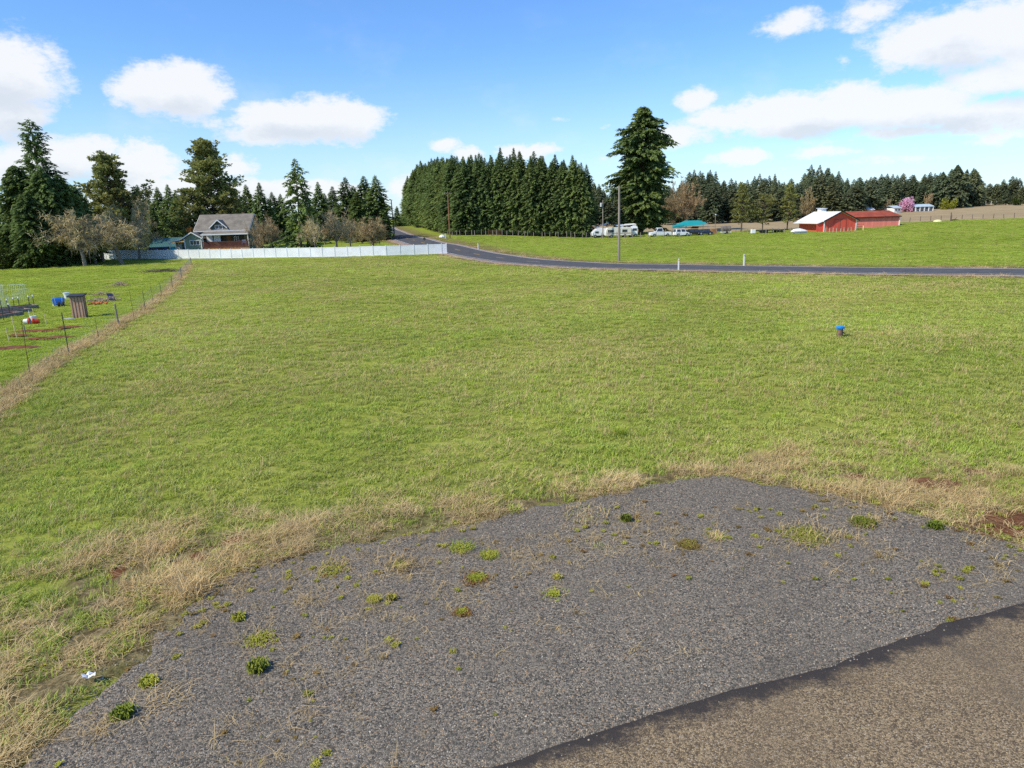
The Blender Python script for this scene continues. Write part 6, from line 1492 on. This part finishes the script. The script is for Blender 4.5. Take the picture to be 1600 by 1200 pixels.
# lean-to on the left eave
MB().slab((-gw2 - ov, .2, ew - ov * sl - .02), (-gw2 - 1.5, .2, 1.75), (-gw2 - 1.5, Lb, 1.75), (-gw2 - ov, Lb, ew - ov * sl - .02), .1).build('lean_to_roof', m_wroof, barn)
MB().lim(-gw2 - 1.4, -gw2 - .02, .5, .6, -.4, 1.75).build('lean_to_wall', m_barn, barn)
c2 = at(1359, 165); ls = thing('long_shed', 'long low red shed with a rust red metal roof right of the barn', 'shed', tuple(c2), R(-6)); hl = 6.3
MB().lim(-hl, hl, 0, 6, -.5, 2.35).build('wall', m_barnf, ls)
mb = MB(); mb.slab((-hl - .2, -.5, 2.28), (hl + .25, -.5, 2.28), (hl - 1.3, 3, 3.55), (-hl - .2, 3, 3.55), .1); mb.slab((hl + .25, 6.5, 2.28), (-hl - .2, 6.5, 2.28), (-hl - .2, 3, 3.55), (hl - 1.3, 3, 3.55), .1); mb.add([(hl + .25, -.5, 2.3), (hl + .25, 6.5, 2.3), (hl - 1.3, 3, 3.6)], [(0, 1, 2)]); mb.build('roof', m_rroof, ls)
MB().box((0, -.53, 2.24), (2 * hl + .4, .06, .14)).build('eave_board', m_dark, ls); MB().box((hl, -.04, .95), (.22, .12, 2.5)).build('corner_trim', m_whitep, ls)
p = at(1343, 156); o = thing('cattle_pen', 'small red pen frame between the barn and the long shed', 'pen', tuple(p)); 
for x in (-.75, .75): MB().box((x, 0, .6), (.08, .08, 1.5)).build('post', m_barn, o)
mb = MB(); [mb.box((0, 0, z), (1.5, .05, .08)) for z in (.3, .75, 1.25)]; mb.build('rail', m_barn, o)
p = at(1348.5, 154); q = MB().tube((0, 0, -.2), (0, 0, 1.0), .09, n=7).build('fence_post', m_stake); q.location = p; tag(q, 'single pale post in front of the red pen frame', 'post')
pf = [tuple(at(px, d)) for px, d in zip(np.linspace(1290, 1336, 9), np.linspace(152.5, 152, 9))]; post_fence('corral_fence', 'short board fence leaning against the foot of the barn gable', pf, .9, mat=m_tan2)
# far houses on the slope
def lowhouse(px, d, wpx, z1, z2, lab, wall, roofm, rz=0, porch=False):
    p = at(px, d); w = wpx * d / F / 2; o = thing('farmhouse', lab, 'house', tuple(p), rz); MB().lim(-w, w, 0, 6, -.5, z1).build('wall', wall, o)
    mb = MB(); mb.slab((-w - .4, -.6, z1 - .1), (w + .4, -.6, z1 - .1), (w + .4, 3, z2), (-w - .4, 3, z2), .12); mb.slab((w + .4, 6.6, z1 - .1), (-w - .4, 6.6, z1 - .1), (-w - .4, 3, z2), (w + .4, 3, z2), .12); mb.build('roof', roofm, o)
    n = max(2, int(w / 1.2))
    for k in range(n): window(o, -w + 2 * w * (k + .5) / n, z1 * .42, w / n * .9, z1 * .36, -.01, 0)
    if porch:
        for k in range(5): MB().box((-w + 2 * w * k / 4, -.9, z1 / 2), (.25, .25, z1)).build('porch_post', m_whitep, o)
        MB().slab((-w - .3, -1.2, z1 - .25), (w + .3, -1.2, z1 - .25), (w + .3, -.62, z1 - .08), (-w - .3, -.62, z1 - .08), .1).build('porch_roof', roofm, o)
    return o
m_lblue = M('pale blue metal roof', (.46, .56, .60), .06, .5, .5)
lowhouse(1442, 283, 26, 1.9, 2.6, 'low white house with a pale blue roof right of the pink blossom tree', M('grey siding', (.28, .29, .30), .1, 1), m_lblue, R(-2), True)
lowhouse(1402, 281, 11, 1.8, 2.6, 'small white cottage just left of the pink blossom tree', m_whitep, m_lblue, R(10))
lowhouse(1348, 262, 30, 2.2, 3.2, 'white roofed house mostly hidden behind the ridge of the red shed', m_whitep, m_wroof, R(-4))
p = at(1465, 168); mb = MB(); mb.lathe([(.95, 0), (.75, .3), (.35, .45), (.1, .48)], 12); q = mb.build('covered_heap', M('pale yellow tarp', (.72, .66, .33), .1, 1.5)); q.location = p; tag(q, 'low heap under a pale yellow tarp on the green field edge', 'covered heap', None, 'thing')
p = at(1485, 167.5); q = MB().tube((0, 0, -.2), (0, 0, 2.0), .12, .1, 8).build('fence_post', m_branchd); q.location = p; tag(q, 'single dark post right of the pale yellow tarp heap', 'post')
p = at(1492, 167); mb = MB(); mb.path([(-.9, 0, .25), (0, .1, .4), (1.0, -.1, .15)], [.16, .14, .05], 7); mb.tube((0, .1, .4), (.5, .2, .85), .08, .04); q = mb.build('fallen_log', m_branchd); q.location = p; tag(q, 'dark fallen branch lying right of the single dark post', 'log')
